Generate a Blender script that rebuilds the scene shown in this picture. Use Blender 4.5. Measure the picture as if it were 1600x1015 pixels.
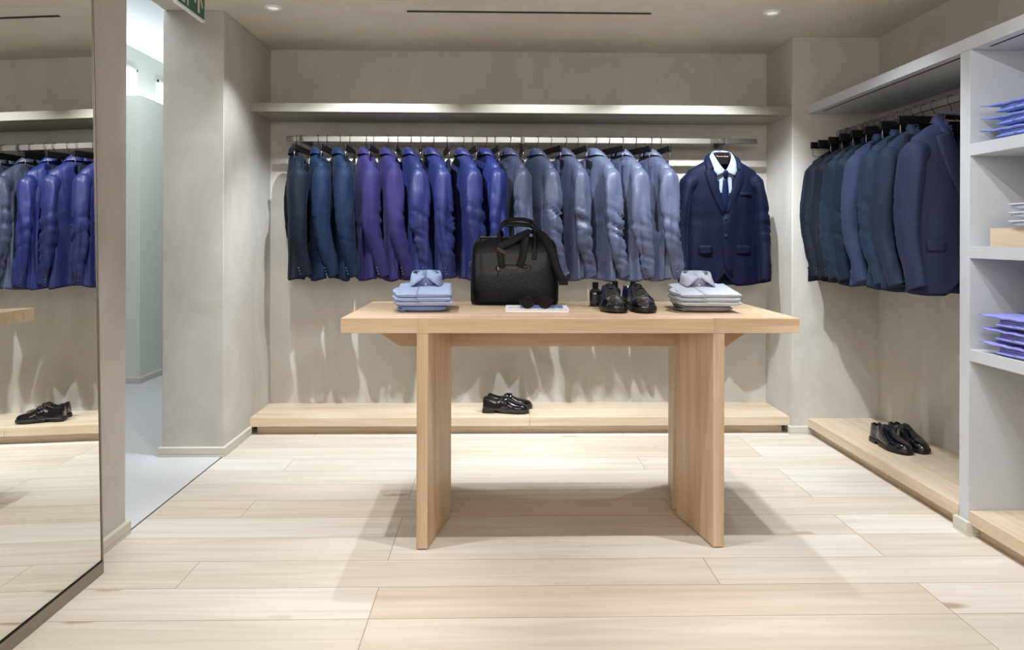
import bpy, bmesh, math, random
from math import sin, cos, pi, radians, exp
from mathutils import Vector, Matrix, noise

# ---------------------------------------------------------------- scene, camera, light
for o in list(bpy.data.objects):
    bpy.data.objects.remove(o)
S = bpy.context.scene
C = S.collection
S.view_settings.view_transform = 'Standard'
S.view_settings.look = 'None'
S.view_settings.gamma = 1
S.view_settings.use_curve_mapping = False
S.view_settings.exposure = EXPOSURE = 0.4

CAMH = 1.12
cd = bpy.data.cameras.new('camera')
cam = bpy.data.objects.new('camera', cd)
C.objects.link(cam)
cd.sensor_fit = 'HORIZONTAL'
cd.sensor_width = 36
cd.lens = 36 * 1150 / 1600
cd.shift_y = -(507.5 - 372) / 1600
cd.clip_start = 0.05
cam.matrix_world = (Matrix.Translation((0, 0, CAMH)) @ Matrix.Rotation(radians(-1.3), 4, 'Z')
                    @ Matrix.Rotation(radians(90), 4, 'X') @ Matrix.Rotation(0.0028, 4, 'Z'))
S.camera = cam

W = bpy.data.worlds.new('world')
S.world = W
W.use_nodes = True
W.node_tree.nodes['Background'].inputs[0].default_value = (0.9, 0.95, 1, 1)
W.node_tree.nodes['Background'].inputs[1].default_value = 0.3


def area(name, loc, power, size, size_y=None, target=None, color=(1, 1, 1), spread=180):
    l = bpy.data.lights.new(name, 'AREA')
    l.energy = power
    l.color = color
    l.spread = radians(spread)
    if size_y:
        l.shape = 'RECTANGLE'
        l.size = size
        l.size_y = size_y
    else:
        l.shape = 'DISK'
        l.size = size
    o = bpy.data.objects.new(name, l)
    C.objects.link(o)
    o.location = loc
    d = (Vector(target) - Vector(loc)) if target else Vector((0, 0, -1))
    o.rotation_euler = d.to_track_quat('-Z', 'Y').to_euler()
    return o


def spot(name, loc, power, target, angle=100, blend=0.5, r=0.02, color=(1, 1, 1)):
    l = bpy.data.lights.new(name, 'SPOT')
    l.energy = power
    l.color = color
    l.spot_size = radians(angle)
    l.spot_blend = blend
    l.shadow_soft_size = r
    o = bpy.data.objects.new(name, l)
    C.objects.link(o)
    o.location = loc
    d = (Vector(target) - Vector(loc))
    o.rotation_euler = d.to_track_quat('-Z', 'Y').to_euler()
    return o


NEUT = (1.0, 0.995, 0.985)
COOL = (0.90, 0.96, 1.0)
# ceiling spots: one row in front of the table, one above its far edge
for x, pw in ((-0.82, 66), (0.2, 52), (1.19, 66)):
    spot('spot_front', (x, 2.43, 2.27), pw, (x, 2.45, 0), 56, 0.7, 0.014, NEUT)
for x in (-0.64, 0.25, 1.02):
    spot('spot_wall_wash', (x, 3.46, 2.27), 112 if x != 0.25 else 62, (x, 4.4, 0.75), 82, 0.5, 0.012, COOL)
spot('fill_pillar', (-0.75, 2.55, 2.27), 34, (-1.55, 3.8, 1.0), 62, 1.0, 0.02, NEUT)  # extra spot, added to brighten the left pillar face
for x in (-0.64, 1.02):
    spot('spot_over_table', (x, 3.30, 2.27), 40, (x, 3.30, 0), 66, 0.6, 0.014, COOL)
for x in (-1.12, 1.41):
    spot('spot_downlight', (x, 3.73, 2.255), 26, (x * .93, 4.2, 0.3), 84, 0.6, 0.014, COOL)
for x in (-0.75, 0.2, 1.15):
    spot('spot_near', (x, 1.1, 2.27), 44 if x == 0.2 else 27, (x, 1.15, 0), 78, 0.9, 0.03, NEUT)
for y in (2.0, 3.0):
    spot('spot_right', (1.05, y, 2.27), 38, (2.0, y + 0.35, 0.5), 80, 0.8, 0.02, COOL)
spot('fill_right_shelves', (0.75, 1.35, 2.27), 34, (2.0, 2.7, 1.1), 62, 0.6, 0.02, COOL)  # added fill to lift the shirt shelf compartments, no fixture of the shop
# soft warm fill added behind the camera for ambient light, not a fixture
area('fill_room', (0.1, -0.6, 2.2), 62, 2.6, 1.6, target=(0.1, 1.6, .6), color=(1, .93, .84))
# bright corridor
area('corridor_light', (-2.2, 4.2, 2.72), 29, 0.9, 3.2, color=COOL)
area('corridor_cove', (-2.98, 6.6, 2.24), 6, 0.12, 3.0, target=(-2.98, 6.6, 2.7), color=(0.9, 0.96, 1.0))


# ---------------------------------------------------------------- helpers
def srgb(r, g, b):
    f = lambda c: (c / 255 / 12.92) if c / 255 <= 0.04045 else ((c / 255 + 0.055) / 1.055) ** 2.4
    return (f(r), f(g), f(b), 1)


def mesh(name, verts, faces, mat, parent=None, smooth=False):
    me = bpy.data.meshes.new(name)
    me.from_pydata([tuple(v) for v in verts], [], faces)
    me.validate()
    bm = bmesh.new()
    bm.from_mesh(me)
    bmesh.ops.remove_doubles(bm, verts=bm.verts, dist=1e-5)
    bmesh.ops.recalc_face_normals(bm, faces=bm.faces)
    bm.to_mesh(me)
    bm.free()
    if smooth:
        me.shade_smooth()
    if mat:
        me.materials.append(mat)
    o = bpy.data.objects.new(name, me)
    C.objects.link(o)
    if parent:
        o.parent = parent
    return o


class MB:
    """collects shapes for ONE mesh"""
    def __init__(s):
        s.v = []
        s.f = []

    def add(s, vs, fs):
        n = len(s.v)
        s.v += [Vector(v) for v in vs]
        s.f += [tuple(i + n for i in f) for f in fs]
        return s

    def box(s, x0, x1, y0, y1, z0, z1):
        return s.add([(x0, y0, z0), (x1, y0, z0), (x1, y1, z0), (x0, y1, z0),
                      (x0, y0, z1), (x1, y0, z1), (x1, y1, z1), (x0, y1, z1)],
                     [(3, 2, 1, 0), (4, 5, 6, 7), (0, 1, 5, 4), (1, 2, 6, 5), (2, 3, 7, 6), (3, 0, 4, 7)])

    def prism(s, pts, z0, z1):
        n = len(pts)
        s.add([(p[0], p[1], z0) for p in pts] + [(p[0], p[1], z1) for p in pts],
              [tuple(reversed(range(n))), tuple(range(n, 2 * n))] +
              [(i, (i + 1) % n, n + (i + 1) % n, n + i) for i in range(n)])
        return s

    def loft(s, rings, cap0=True, cap1=True, closed=True):
        n = len(rings[0])
        vs = [p for r in rings for p in r]
        fs = []
        for k in range(len(rings) - 1):
            for i in range(n if closed else n - 1):
                j = (i + 1) % n
                fs.append((k * n + i, k * n + j, (k + 1) * n + j, (k + 1) * n + i))
        if cap0:
            fs.append(tuple(reversed(range(n))))
        if cap1:
            fs.append(tuple(range((len(rings) - 1) * n, len(rings) * n)))
        return s.add(vs, fs)

    def tube(s, pts, r, n=8, closed=False):
        pts = [Vector(p) for p in pts]
        rr = r if isinstance(r, (list, tuple)) else [r] * len(pts)
        rings = []
        up = None
        m = len(pts)
        for i, p in enumerate(pts):
            a = pts[(i - 1) % m] if (closed or i > 0) else p
            b = pts[(i + 1) % m] if (closed or i < m - 1) else p
            t = (b - a).normalized()
            if up is None:
                up = t.orthogonal().normalized()
            up = (up - t * up.dot(t)).normalized()
            sd = t.cross(up)
            rings.append([p + (up * cos(2 * pi * k / n) + sd * sin(2 * pi * k / n)) * rr[i] for k in range(n)])
        if closed:
            rings.append(rings[0])
        return s.loft(rings, not closed, not closed)

    def ribbon(s, pts, nrm, w, t):
        """flat strap along pts; nrm = list of width directions"""
        pts = [Vector(p) for p in pts]
        rings = []
        for i, p in enumerate(pts):
            a = pts[max(0, i - 1)]
            b = pts[min(len(pts) - 1, i + 1)]
            tg = (b - a).normalized()
            wd = Vector(nrm[i] if isinstance(nrm, list) else nrm)
            wd = (wd - tg * wd.dot(tg)).normalized()
            th = tg.cross(wd)
            rings.append([p + wd * w / 2 + th * t / 2, p - wd * w / 2 + th * t / 2,
                          p - wd * w / 2 - th * t / 2, p + wd * w / 2 - th * t / 2])
        return s.loft(rings)

    def lathe(s, prof, n=24, c=(0, 0, 0)):
        return s.loft([[(c[0] + r * cos(2 * pi * i / n), c[1] + r * sin(2 * pi * i / n), c[2] + z) for i in range(n)]
                       for r, z in prof])

    def build(s, name, mat, parent=None, smooth=False, bevel=0):
        o = mesh(name, s.v, s.f, mat, parent, smooth)
        if bevel:
            b = o.modifiers.new('bevel', 'BEVEL')
            b.width = bevel
            b.segments = 2
            b.limit_method = 'ANGLE'
            b.angle_limit = radians(40)
            o.data.shade_smooth()
            try:
                o.data.set_sharp_from_angle(angle=radians(40))
            except Exception:
                pass
        return o


def tag(o, label, cat, group=None, kind=None):
    if label:
        o['label'] = label
    if cat:
        o['category'] = cat
    if group:
        o['group'] = group
    if kind:
        o['kind'] = kind
    return o


def empty(name, loc, rz=0, label=None, cat=None, group=None):
    o = bpy.data.objects.new(name, None)
    C.objects.link(o)
    o.empty_display_size = 0.05
    o.location = loc
    o.rotation_euler = (0, 0, rz)
    return tag(o, label, cat, group)


def struct(o):
    o['kind'] = 'structure'
    return o


def copy_tree(o, parent=None):
    c = o.copy()
    C.objects.link(c)
    if parent:
        c.parent = parent
    for ch in [x for x in bpy.data.objects if x.parent == o]:
        copy_tree(ch, c)
    return c


def interp(tab, x):
    if x <= tab[0][0]:
        return tab[0][1]
    for (a, b), (c, d) in zip(tab, tab[1:]):
        if x <= c:
            t = (x - a) / (c - a)
            t = t * t * (3 - 2 * t) * 0.5 + t * 0.5
            return b + (d - b) * t
    return tab[-1][1]


# ---------------------------------------------------------------- materials
def newmat(name):
    m = bpy.data.materials.new(name)
    m.use_nodes = True
    nt = m.node_tree
    return m, nt, nt.nodes['Principled BSDF']


def node(nt, typ, **kw):
    n = nt.nodes.new(typ)
    for k, v in kw.items():
        setattr(n, k, v)
    return n


def plain(name, col, rough=0.5, metal=0, coat=0, bump=0, bscale=200, spec=0.5):
    m, nt, b = newmat(name)
    b.inputs['Base Color'].default_value = col
    b.inputs['Roughness'].default_value = rough
    b.inputs['Metallic'].default_value = metal
    b.inputs['Coat Weight'].default_value = coat
    b.inputs['Specular IOR Level'].default_value = spec
    tc = node(nt, 'ShaderNodeTexCoord')
    nz = node(nt, 'ShaderNodeTexNoise')
    nz.inputs['Scale'].default_value = bscale
    nz.inputs['Detail'].default_value = 4
    nt.links.new(tc.outputs['Object'], nz.inputs['Vector'])
    if bump:
        bp = node(nt, 'ShaderNodeBump')
        bp.inputs['Strength'].default_value = bump
        bp.inputs['Distance'].default_value = 0.002
        nt.links.new(nz.outputs['Fac'], bp.inputs['Height'])
        nt.links.new(bp.outputs['Normal'], b.inputs['Normal'])
    return m


def plaster(name, c1, c2, bump=0.15):
    m, nt, b = newmat(name)
    tc = node(nt, 'ShaderNodeTexCoord')
    mp = node(nt, 'ShaderNodeMapping')
    mp.inputs['Scale'].default_value = (1.0, 1.0, 0.7)
    n1 = node(nt, 'ShaderNodeTexNoise')
    n1.inputs['Scale'].default_value = 3.2
    n1.inputs['Detail'].default_value = 8
    n1.inputs['Roughness'].default_value = 0.6
    n1.inputs['Distortion'].default_value = 1.2
    n2 = node(nt, 'ShaderNodeTexNoise')
    n2.inputs['Scale'].default_value = 40
    n2.inputs['Detail'].default_value = 6
    r = node(nt, 'ShaderNodeValToRGB')
    r.color_ramp.elements[0].position = 0.33
    r.color_ramp.elements[0].color = c1
    r.color_ramp.elements[1].position = 0.68
    r.color_ramp.elements[1].color = c2
    bp = node(nt, 'ShaderNodeBump')
    bp.inputs['Strength'].default_value = bump
    bp.inputs['Distance'].default_value = 0.004
    L = nt.links.new
    L(tc.outputs['Object'], mp.inputs['Vector'])
    L(mp.outputs[0], n1.inputs['Vector'])
    L(mp.outputs[0], n2.inputs['Vector'])
    L(n1.outputs['Fac'], r.inputs['Fac'])
    L(r.outputs['Color'], b.inputs['Base Color'])
    mx = node(nt, 'ShaderNodeMath', operation='MULTIPLY_ADD')
    mx.inputs[1].default_value = 0.25
    L(n2.outputs['Fac'], mx.inputs[0])
    L(n1.outputs['Fac'], mx.inputs[2])
    L(mx.outputs[0], bp.inputs['Height'])
    L(bp.outputs['Normal'], b.inputs['Normal'])
    b.inputs['Roughness'].default_value = 0.75
    b.inputs['Specular IOR Level'].default_value = 0.3
    return m


def wood(name, axis, c1, c2, c3, rough=0.45):
    """fine straight-grained oak, grain along axis"""
    m, nt, b = newmat(name)
    L = nt.links.new
    tc = node(nt, 'ShaderNodeTexCoord')
    mp = node(nt, 'ShaderNodeMapping')
    mp.inputs['Scale'].default_value = [1.2 if i == axis else 22 for i in range(3)]
    mp2 = node(nt, 'ShaderNodeMapping')
    mp2.inputs['Scale'].default_value = [7 if i == axis else 260 for i in range(3)]
    n1 = node(nt, 'ShaderNodeTexNoise')
    n1.inputs['Scale'].default_value = 1.0
    n1.inputs['Detail'].default_value = 5
    n1.inputs['Distortion'].default_value = 0.6
    n2 = node(nt, 'ShaderNodeTexNoise')
    n2.inputs['Scale'].default_value = 1.0
    n2.inputs['Detail'].default_value = 3
    r = node(nt, 'ShaderNodeValToRGB')
    r.color_ramp.elements[0].position = 0.3
    r.color_ramp.elements[0].color = c1
    r.color_ramp.elements[1].position = 0.7
    r.color_ramp.elements[1].color = c3
    e = r.color_ramp.elements.new(0.5)
    e.color = c2
    L(tc.outputs['Object'], mp.inputs['Vector'])
    L(tc.outputs['Object'], mp2.inputs['Vector'])
    L(mp.outputs[0], n1.inputs['Vector'])
    L(mp2.outputs[0], n2.inputs['Vector'])
    ad = node(nt, 'ShaderNodeMath', operation='MULTIPLY_ADD')
    ad.inputs[1].default_value = 0.35
    sb = node(nt, 'ShaderNodeMath', operation='MULTIPLY_ADD')
    sb.inputs[1].default_value = 0.8
    sb.inputs[2].default_value = -0.08
    L(n1.outputs['Fac'], sb.inputs[0])
    L(n2.outputs['Fac'], ad.inputs[0])
    L(sb.outputs[0], ad.inputs[2])
    L(ad.outputs[0], r.inputs['Fac'])
    L(r.outputs['Color'], b.inputs['Base Color'])
    bp = node(nt, 'ShaderNodeBump')
    bp.inputs['Strength'].default_value = 0.08
    bp.inputs['Distance'].default_value = 0.001
    L(n2.outputs['Fac'], bp.inputs['Height'])
    L(bp.outputs['Normal'], b.inputs['Normal'])
    b.inputs['Roughness'].default_value = rough
    b.inputs['Specular IOR Level'].default_value = 0.35
    return m


def plank_floor():
    m, nt, b = newmat('oak_planks')
    L = nt.links.new
    tc = node(nt, 'ShaderNodeTexCoord')
    mp = node(nt, 'ShaderNodeMapping')
    mp.inputs['Location'].default_value = (0.37, 0.005, 0)
    br = node(nt, 'ShaderNodeTexBrick')
    br.offset = 0.37
    br.offset_frequency = 3
    br.squash = 1.0
    br.inputs['Color1'].default_value = (0, 0, 0, 1)
    br.inputs['Color2'].default_value = (1, 1, 1, 1)
    br.inputs['Mortar'].default_value = (0.5, 0.5, 0.5, 1)
    br.inputs['Scale'].default_value = 1
    br.inputs['Mortar Size'].default_value = 0.0012
    br.inputs['Mortar Smooth'].default_value = 0.1
    br.inputs['Bias'].default_value = 0
    br.inputs['Brick Width'].default_value = 1.75
    br.inputs['Row Height'].default_value = 0.198
    L(tc.outputs['Object'], mp.inputs['Vector'])
    L(mp.outputs[0], br.inputs['Vector'])
    # plank tone
    r = node(nt, 'ShaderNodeValToRGB')
    cr = r.color_ramp
    cr.elements[0].position = 0
    cr.elements[0].color = srgb(202, 189, 174)
    cr.elements[1].position = 1
    cr.elements[1].color = srgb(211, 206, 199)
    for p, c in ((0.25, (210, 204, 196)), (0.5, (205, 195, 183)), (0.75, (214, 208, 201))):
        e = cr.elements.new(p)
        e.color = srgb(*c)
    L(br.outputs['Color'], r.inputs['Fac'])
    # each plank its own grain
    add = node(nt, 'ShaderNodeVectorMath', operation='MULTIPLY_ADD')
    add.inputs[1].default_value = (37, 53, 11)
    L(br.outputs['Color'], add.inputs[0])
    L(tc.outputs['Object'], add.inputs[2])
    g = node(nt, 'ShaderNodeMapping')
    g.inputs['Scale'].default_value = (0.9, 13, 1)
    L(add.outputs[0], g.inputs['Vector'])
    n1 = node(nt, 'ShaderNodeTexNoise')
    n1.inputs['Scale'].default_value = 1.4
    n1.inputs['Detail'].default_value = 6
    n1.inputs['Distortion'].default_value = 1.1
    L(g.outputs[0], n1.inputs['Vector'])
    r1 = node(nt, 'ShaderNodeValToRGB')
    r1.color_ramp.elements[0].position = 0.28
    r1.color_ramp.elements[0].color = (0.82, 0.78, 0.73, 1)
    r1.color_ramp.elements[1].position = 0.62
    r1.color_ramp.elements[1].color = (1.04, 1.03, 1.02, 1)
    L(n1.outputs['Fac'], r1.inputs['Fac'])
    mul = node(nt, 'ShaderNodeMix', data_type='RGBA', blend_type='MULTIPLY')
    mul.inputs['Factor'].default_value = 0.75
    L(r.outputs['Color'], mul.inputs['A'])
    L(r1.outputs['Color'], mul.inputs['B'])
    # knots
    kg = node(nt, 'ShaderNodeMapping')
    kg.inputs['Scale'].default_value = (1.15, 3.4, 1)
    L(add.outputs[0], kg.inputs['Vector'])
    vo = node(nt, 'ShaderNodeTexVoronoi')
    vo.inputs['Scale'].default_value = 1.25
    L(kg.outputs[0], vo.inputs['Vector'])
    kn = node(nt, 'ShaderNodeTexNoise')
    kn.inputs['Scale'].default_value = 16
    L(tc.outputs['Object'], kn.inputs['Vector'])
    ks = node(nt, 'ShaderNodeMath', operation='MULTIPLY_ADD')
    ks.inputs[1].default_value = 0.10
    L(kn.outputs['Fac'], ks.inputs[0])
    L(vo.outputs['Distance'], ks.inputs[2])
    kr = node(nt, 'ShaderNodeValToRGB')
    kr.color_ramp.elements[0].position = 0.085
    kr.color_ramp.elements[0].color = (1, 1, 1, 1)
    kr.color_ramp.elements[1].position = 0.15
    kr.color_ramp.elements[1].color = (0, 0, 0, 1)
    L(ks.outputs[0], kr.inputs['Fac'])
    km = node(nt, 'ShaderNodeMath', operation='MULTIPLY')
    km.inputs[1].default_value = 0.65
    L(kr.outputs['Color'], km.inputs[0])
    mk = node(nt, 'ShaderNodeMix', data_type='RGBA')
    L(km.outputs[0], mk.inputs['Factor'])
    L(mul.outputs['Result'], mk.inputs['A'])
    mk.inputs['B'].default_value = srgb(140, 104, 66)
    # seams
    ms = node(nt, 'ShaderNodeMix', data_type='RGBA')
    L(br.outputs['Fac'], ms.inputs['Factor'])
    L(mk.outputs['Result'], ms.inputs['A'])
    ms.inputs['B'].default_value = srgb(136, 114, 92)
    L(ms.outputs['Result'], b.inputs['Base Color'])
    b.inputs['Roughness'].default_value = 0.5
    b.inputs['Specular IOR Level'].default_value = 0.35
    bp = node(nt, 'ShaderNodeBump')
    bp.inputs['Strength'].default_value = 0.05
    bp.inputs['Distance'].default_value = 0.001
    L(n1.outputs['Fac'], bp.inputs['Height'])
    L(bp.outputs['Normal'], b.inputs['Normal'])
    return m


def fabric(name, rgb, rough=0.65, sheen=0.25, bump=0.25, wrinkle=0.25, spec=0.14):
    m, nt, b = newmat(name)
    L = nt.links.new
    col = srgb(*rgb)
    tc = node(nt, 'ShaderNodeTexCoord')
    mp = node(nt, 'ShaderNodeMapping')
    mp.inputs['Scale'].default_value = (16, 16, 3.2)
    n1 = node(nt, 'ShaderNodeTexNoise')
    n1.inputs['Scale'].default_value = 1.0
    n1.inputs['Detail'].default_value = 3
    n1.inputs['Distortion'].default_value = 0.8
    n2 = node(nt, 'ShaderNodeTexNoise')
    n2.inputs['Scale'].default_value = 900
    L(tc.outputs['Object'], mp.inputs['Vector'])
    L(mp.outputs[0], n1.inputs['Vector'])
    L(tc.outputs['Object'], n2.inputs['Vector'])
    r = node(nt, 'ShaderNodeValToRGB')
    r.color_ramp.elements[0].position = 0.3
    r.color_ramp.elements[0].color = [c * 0.86 for c in col[:3]] + [1]
    r.color_ramp.elements[1].position = 0.7
    r.color_ramp.elements[1].color = [min(1, c * 1.12) for c in col[:3]] + [1]
    L(n2.outputs['Fac'], r.inputs['Fac'])
    L(r.outputs['Color'], b.inputs['Base Color'])
    b1 = node(nt, 'ShaderNodeBump')
    b1.inputs['Strength'].default_value = wrinkle
    b1.inputs['Distance'].default_value = 0.03
    b2 = node(nt, 'ShaderNodeBump')
    b2.inputs['Strength'].default_value = bump
    b2.inputs['Distance'].default_value = 0.0006
    L(n1.outputs['Fac'], b1.inputs['Height'])
    L(n2.outputs['Fac'], b2.inputs['Height'])
    L(b1.outputs['Normal'], b2.inputs['Normal'])
    L(b2.outputs['Normal'], b.inputs['Normal'])
    b.inputs['Roughness'].default_value = rough
    b.inputs['Sheen Weight'].default_value = sheen
    b.inputs['Sheen Roughness'].default_value = 0.4
    b.inputs['Sheen Tint'].default_value = (0.6, 0.65, 1.0, 1)
    b.inputs['Specular IOR Level'].default_value = spec
    return m


OAK = (srgb(188, 160, 128), srgb(208, 183, 153), srgb(220, 199, 172))
PLOAK = (srgb(196, 173, 146), srgb(209, 190, 167), srgb(218, 204, 186))
M = dict(
    wall=plaster('plaster_beige', srgb(189, 185, 178), srgb(203, 200, 195)),
    ceil=plaster('plaster_ceiling', srgb(212, 206, 194), srgb(222, 216, 206), 0.05),
    shelf=plain('shelf_lacquer', srgb(154, 149, 139), 0.5),
    white_unit=plain('unit_lacquer', srgb(196, 200, 206), 0.45),
    base=plain('skirting_paint', srgb(205, 201, 190), 0.45),
    cwall=plain('corridor_wall', srgb(212, 216, 208), 0.6),
    cceil=plain('corridor_ceiling', srgb(232, 236, 240), 0.6),
    cfloor=plain('corridor_floor', srgb(202, 202, 203), 0.4),
    floor=plank_floor(),
    oak_x=wood('oak_grain_across', 0, *OAK),
    oak_z=wood('oak_grain_upright', 2, *OAK),
    ploak_x=wood('platform_oak_across', 0, *PLOAK),
    ploak_y=wood('platform_oak_deep', 1, *PLOAK),
    steel=plain('brushed_steel', srgb(140, 136, 131), 0.42, 1.0),
    dsteel=plain('dark_steel', srgb(95, 90, 86), 0.4, 0.8),
    black=plain('black_plastic', srgb(8, 8, 9), 0.5, spec=0.25),
    hook=plain('hook_metal', srgb(70, 64, 58), 0.35, 0.9),
    dark=plain('dark_gap', srgb(22, 22, 24), 0.6),
    mframe=plain('mirror_frame_metal', srgb(150, 142, 132), 0.4, 0.6),
    leather=plain('black_leather', srgb(15, 20, 28), 0.33, 0, 0.05, 0.5, 120, 0.22),
    lining=plain('black_lining', srgb(8, 9, 12), 0.7),
    shoe=plain('polished_leather', srgb(10, 12, 18), 0.12, 0, 0.7),
    sole=plain('shoe_sole', srgb(20, 20, 24), 0.35),
    webbing=plain('strap_webbing', srgb(20, 24, 28), 0.7, 0, 0, 0.5, 500),
    lace=plain('shoe_lace', srgb(30, 36, 52), 0.4),
    white=plain('white_paper', srgb(240, 242, 248), 0.4),
    tan=plain('tan_print', srgb(215, 180, 150), 0.4),
    green=plain('sign_green', srgb(0, 92, 74), 0.4),
    cream=plain('sign_pictogram', srgb(205, 204, 176), 0.5),
    glass=plain('bottle_glass', srgb(12, 13, 16), 0.08, 0, 0.5),
    bottle_label=plain('bottle_label', srgb(52, 56, 66), 0.5),
    lens=plain('dark_lens', srgb(8, 10, 14), 0.05, 0, 0.5),
    button=plain('dark_button', srgb(40, 46, 66), 0.3),
    zip=plain('zip_metal', srgb(150, 130, 110), 0.3, 1.0),
)
m, nt, b = newmat('mirror_glass')
b.inputs['Base Color'].default_value = (0.86, 0.87, 0.85, 1)
b.inputs['Metallic'].default_value = 1
b.inputs['Roughness'].default_value = 0.0
M['mirror'] = m


def lamp_mat(name, col, st):
    m, nt, b = newmat(name)
    b.inputs['Base Color'].default_value = (0.8, 0.8, 0.8, 1)
    b.inputs['Emission Color'].default_value = col
    b.inputs['Emission Strength'].default_value = st
    return m


M['lit'] = lamp_mat('lamp_lens', (1, 0.97, 0.92, 1), 0.35)
M['window_light'] = lamp_mat('corridor_window_light', (0.9, 0.96, 1, 1), 1.0)

# ---------------------------------------------------------------- the room
LX, RX, WX = -1.39, 1.70, 2.203        # left wall, recess return, right bay back wall
YB, YP, YR = 4.582, 3.80, 4.18         # recess back wall, left pillar face, right pillar face
CH = 2.28
struct(MB().add([(LX, -1.6, 0), (2.9, -1.6, 0), (2.9, 4.8, 0), (LX, 4.8, 0),
                 (LX, -1.6, -.1), (2.9, -1.6, -.1), (2.9, 4.8, -.1), (LX, 4.8, -.1)],
                [(0, 1, 2, 3), (7, 6, 5, 4), (0, 4, 5, 1), (1, 5, 6, 2), (2, 6, 7, 3), (3, 7, 4, 0)]).build('floor', M['floor']))
struct(MB().box(-4.4, LX, -1.6, 9.0, -.1, 0.0).build('floor_corridor', M['cfloor']))
struct(MB().box(-1.69, 2.9, -1.6, 4.8, CH, CH + .12).build('ceiling', M['ceil']))
struct(MB().box(-4.4, -1.69, -1.6, 9.0, 2.75, 2.85).build('ceiling_corridor', M['cceil']))
struct(MB().box(-1.69, -1.66, -1.6, 9.0, CH + .12, 2.75).build('wall_header', M['cceil']))
struct(MB().box(LX, RX, YB, YB + .2, 0, CH).build('wall_back', M['wall']))
struct(MB().box(-1.70, LX, YP, 4.8, 0, CH).build('wall_left_pillar', M['wall'], bevel=.004))
struct(MB().box(RX, 2.9, YR, YR + .6, 0, CH).build('wall_right_pillar', M['wall'], bevel=.004))
struct(MB().box(WX, WX + .2, -1.6, YR, 0, CH).build('wall_right', M['wall']))
struct(MB().box(-1.69, LX, -1.6, 2.806, 0, CH).build('wall_left', M['wall'], bevel=.004))
struct(MB().box(-4.4, 2.9, -1.8, -1.6, 0, 2.8).build('wall_front', M['wall']))
# corridor beyond the opening
struct(MB().prism([(-4.4, 5.7), (-2.72, 5.7), (-2.72, 9), (-4.4, 9)], 0, 2.205).build('wall_corridor', M['cwall']))
struct(MB().box(-3.25, -3.12, 3.0, 9.0, 2.205, 2.75).build('wall_corridor_upper', M['cwall']))
struct(MB().box(-4.4, -3.25, 6.55, 6.65, 2.205, 2.75).build('wall_corridor_upper_end', M['cwall']))
struct(MB().box(-4.5, -4.4, -1.6, 9.0, 0, 2.8).build('wall_corridor_left', M['cwall']))
struct(MB().box(-4.4, -1.4, 9.0, 9.1, 0, 2.8).build('wall_corridor_end', M['cwall']))
struct(MB().box(-1.66, -1.45, 4.8, 9.0, 0, 2.8).build('wall_corridor_right', M['cwall']))
# clerestory windows over the corridor ledge
for i, (y0, y1) in enumerate(((5.45, 6.42), (6.84, 7.6))):
    w = MB().box(-3.12, -3.105, y0, y1, 2.21, 2.545).build('window_%d' % (i + 1), M['window_light'])
    struct(w)
    MB().box(-3.104, -3.095, y0 - .02, y0, 2.21, 2.565).box(-3.104, -3.095, y1, y1 + .02, 2.21, 2.565) \
        .box(-3.104, -3.095, y0 - .02, y1 + .02, 2.545, 2.565).build('window_frame', M['cceil'], w)


def skirting(name, pts):
    """stepped skirting board along a polyline; outward side to the left of travel"""
    m = MB()
    prof = [(0, 0), (.014, 0), (.014, .012), (.011, .014), (.014, .016), (.014, .046), (.010, .05), (0, .05)]
    P = [Vector((p[0], p[1], 0)) for p in reversed(pts)]
    rings = []
    for i, p in enumerate(P):
        d0 = (P[i] - P[i - 1]).normalized() if i else None
        d1 = (P[i + 1] - P[i]).normalized() if i < len(P) - 1 else None
        n0 = Vector((d0.y, -d0.x, 0)) if d0 else None
        n1 = Vector((d1.y, -d1.x, 0)) if d1 else None
        if n0 and n1:
            n = n0 + n1
            n = n / n.dot(n0)
        else:
            n = n0 or n1
        rings.append([p + n * a + Vector((0, 0, z)) for a, z in prof])
    m.loft(rings)
    return struct(m.build(name, M['base']))


skirting('baseboard_left', [(-1.70, 2.806), (LX, 2.806), (LX, -1.6)])
skirting('baseboard_left_pillar', [(LX, 4.20), (LX, YP), (-1.70, YP), (-1.70, 4.8)])
bb = skirting('baseboard_right_pillar', [(1.79, YR), (RX, YR), (RX, 4.20)])
skirting('baseboard_corridor', [(-2.72, 9.0), (-2.72, 5.7), (-4.4, 5.7)])

# floor strip between oak and pale corridor floor
struct(MB().box(LX - .004, LX + .002, 2.806, YP, -.01, .0015).build('trim_1', M['dsteel']))
# ceiling slot diffuser, access panel seam
struct(MB().box(-.455, .80, 3.765, 3.79, CH - .002, CH + .004).build('trim_2', M['dark']))
p = MB()
p.box(-.60, -.596, 3.3, 3.62, CH - .001, CH + .002).box(-.19, -.186, 3.3, 3.62, CH - .001, CH + .002)
p.box(-.60, -.186, 3.616, 3.62, CH - .001, CH + .002)
struct(p.build('trim_3', M['base']))
for i, x in enumerate((-1.12, 1.41)):
    t = empty('ceiling_downlight', (x, 3.73, CH), 0,
              'small round ceiling downlight at the %s end of the ceiling slot' % ('left' if i == 0 else 'right'), 'ceiling light',
              'round ceiling downlights')
    MB().loft([[(r * cos(a * pi / 16), r * sin(a * pi / 16), z) for a in range(32)] for r, z in
               ((.030, 0), (.045, 0), (.045, -.006), (.041, -.010), (.031, -.010), (.030, 0))], False, False).build('trim_ring', M['cceil'], t, True)
    MB().lathe([(.001, -.004), (.0295, -.004), (.0295, -.001), (.001, -.001)], 24).build('lens', M['lit'], t, True)

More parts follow.
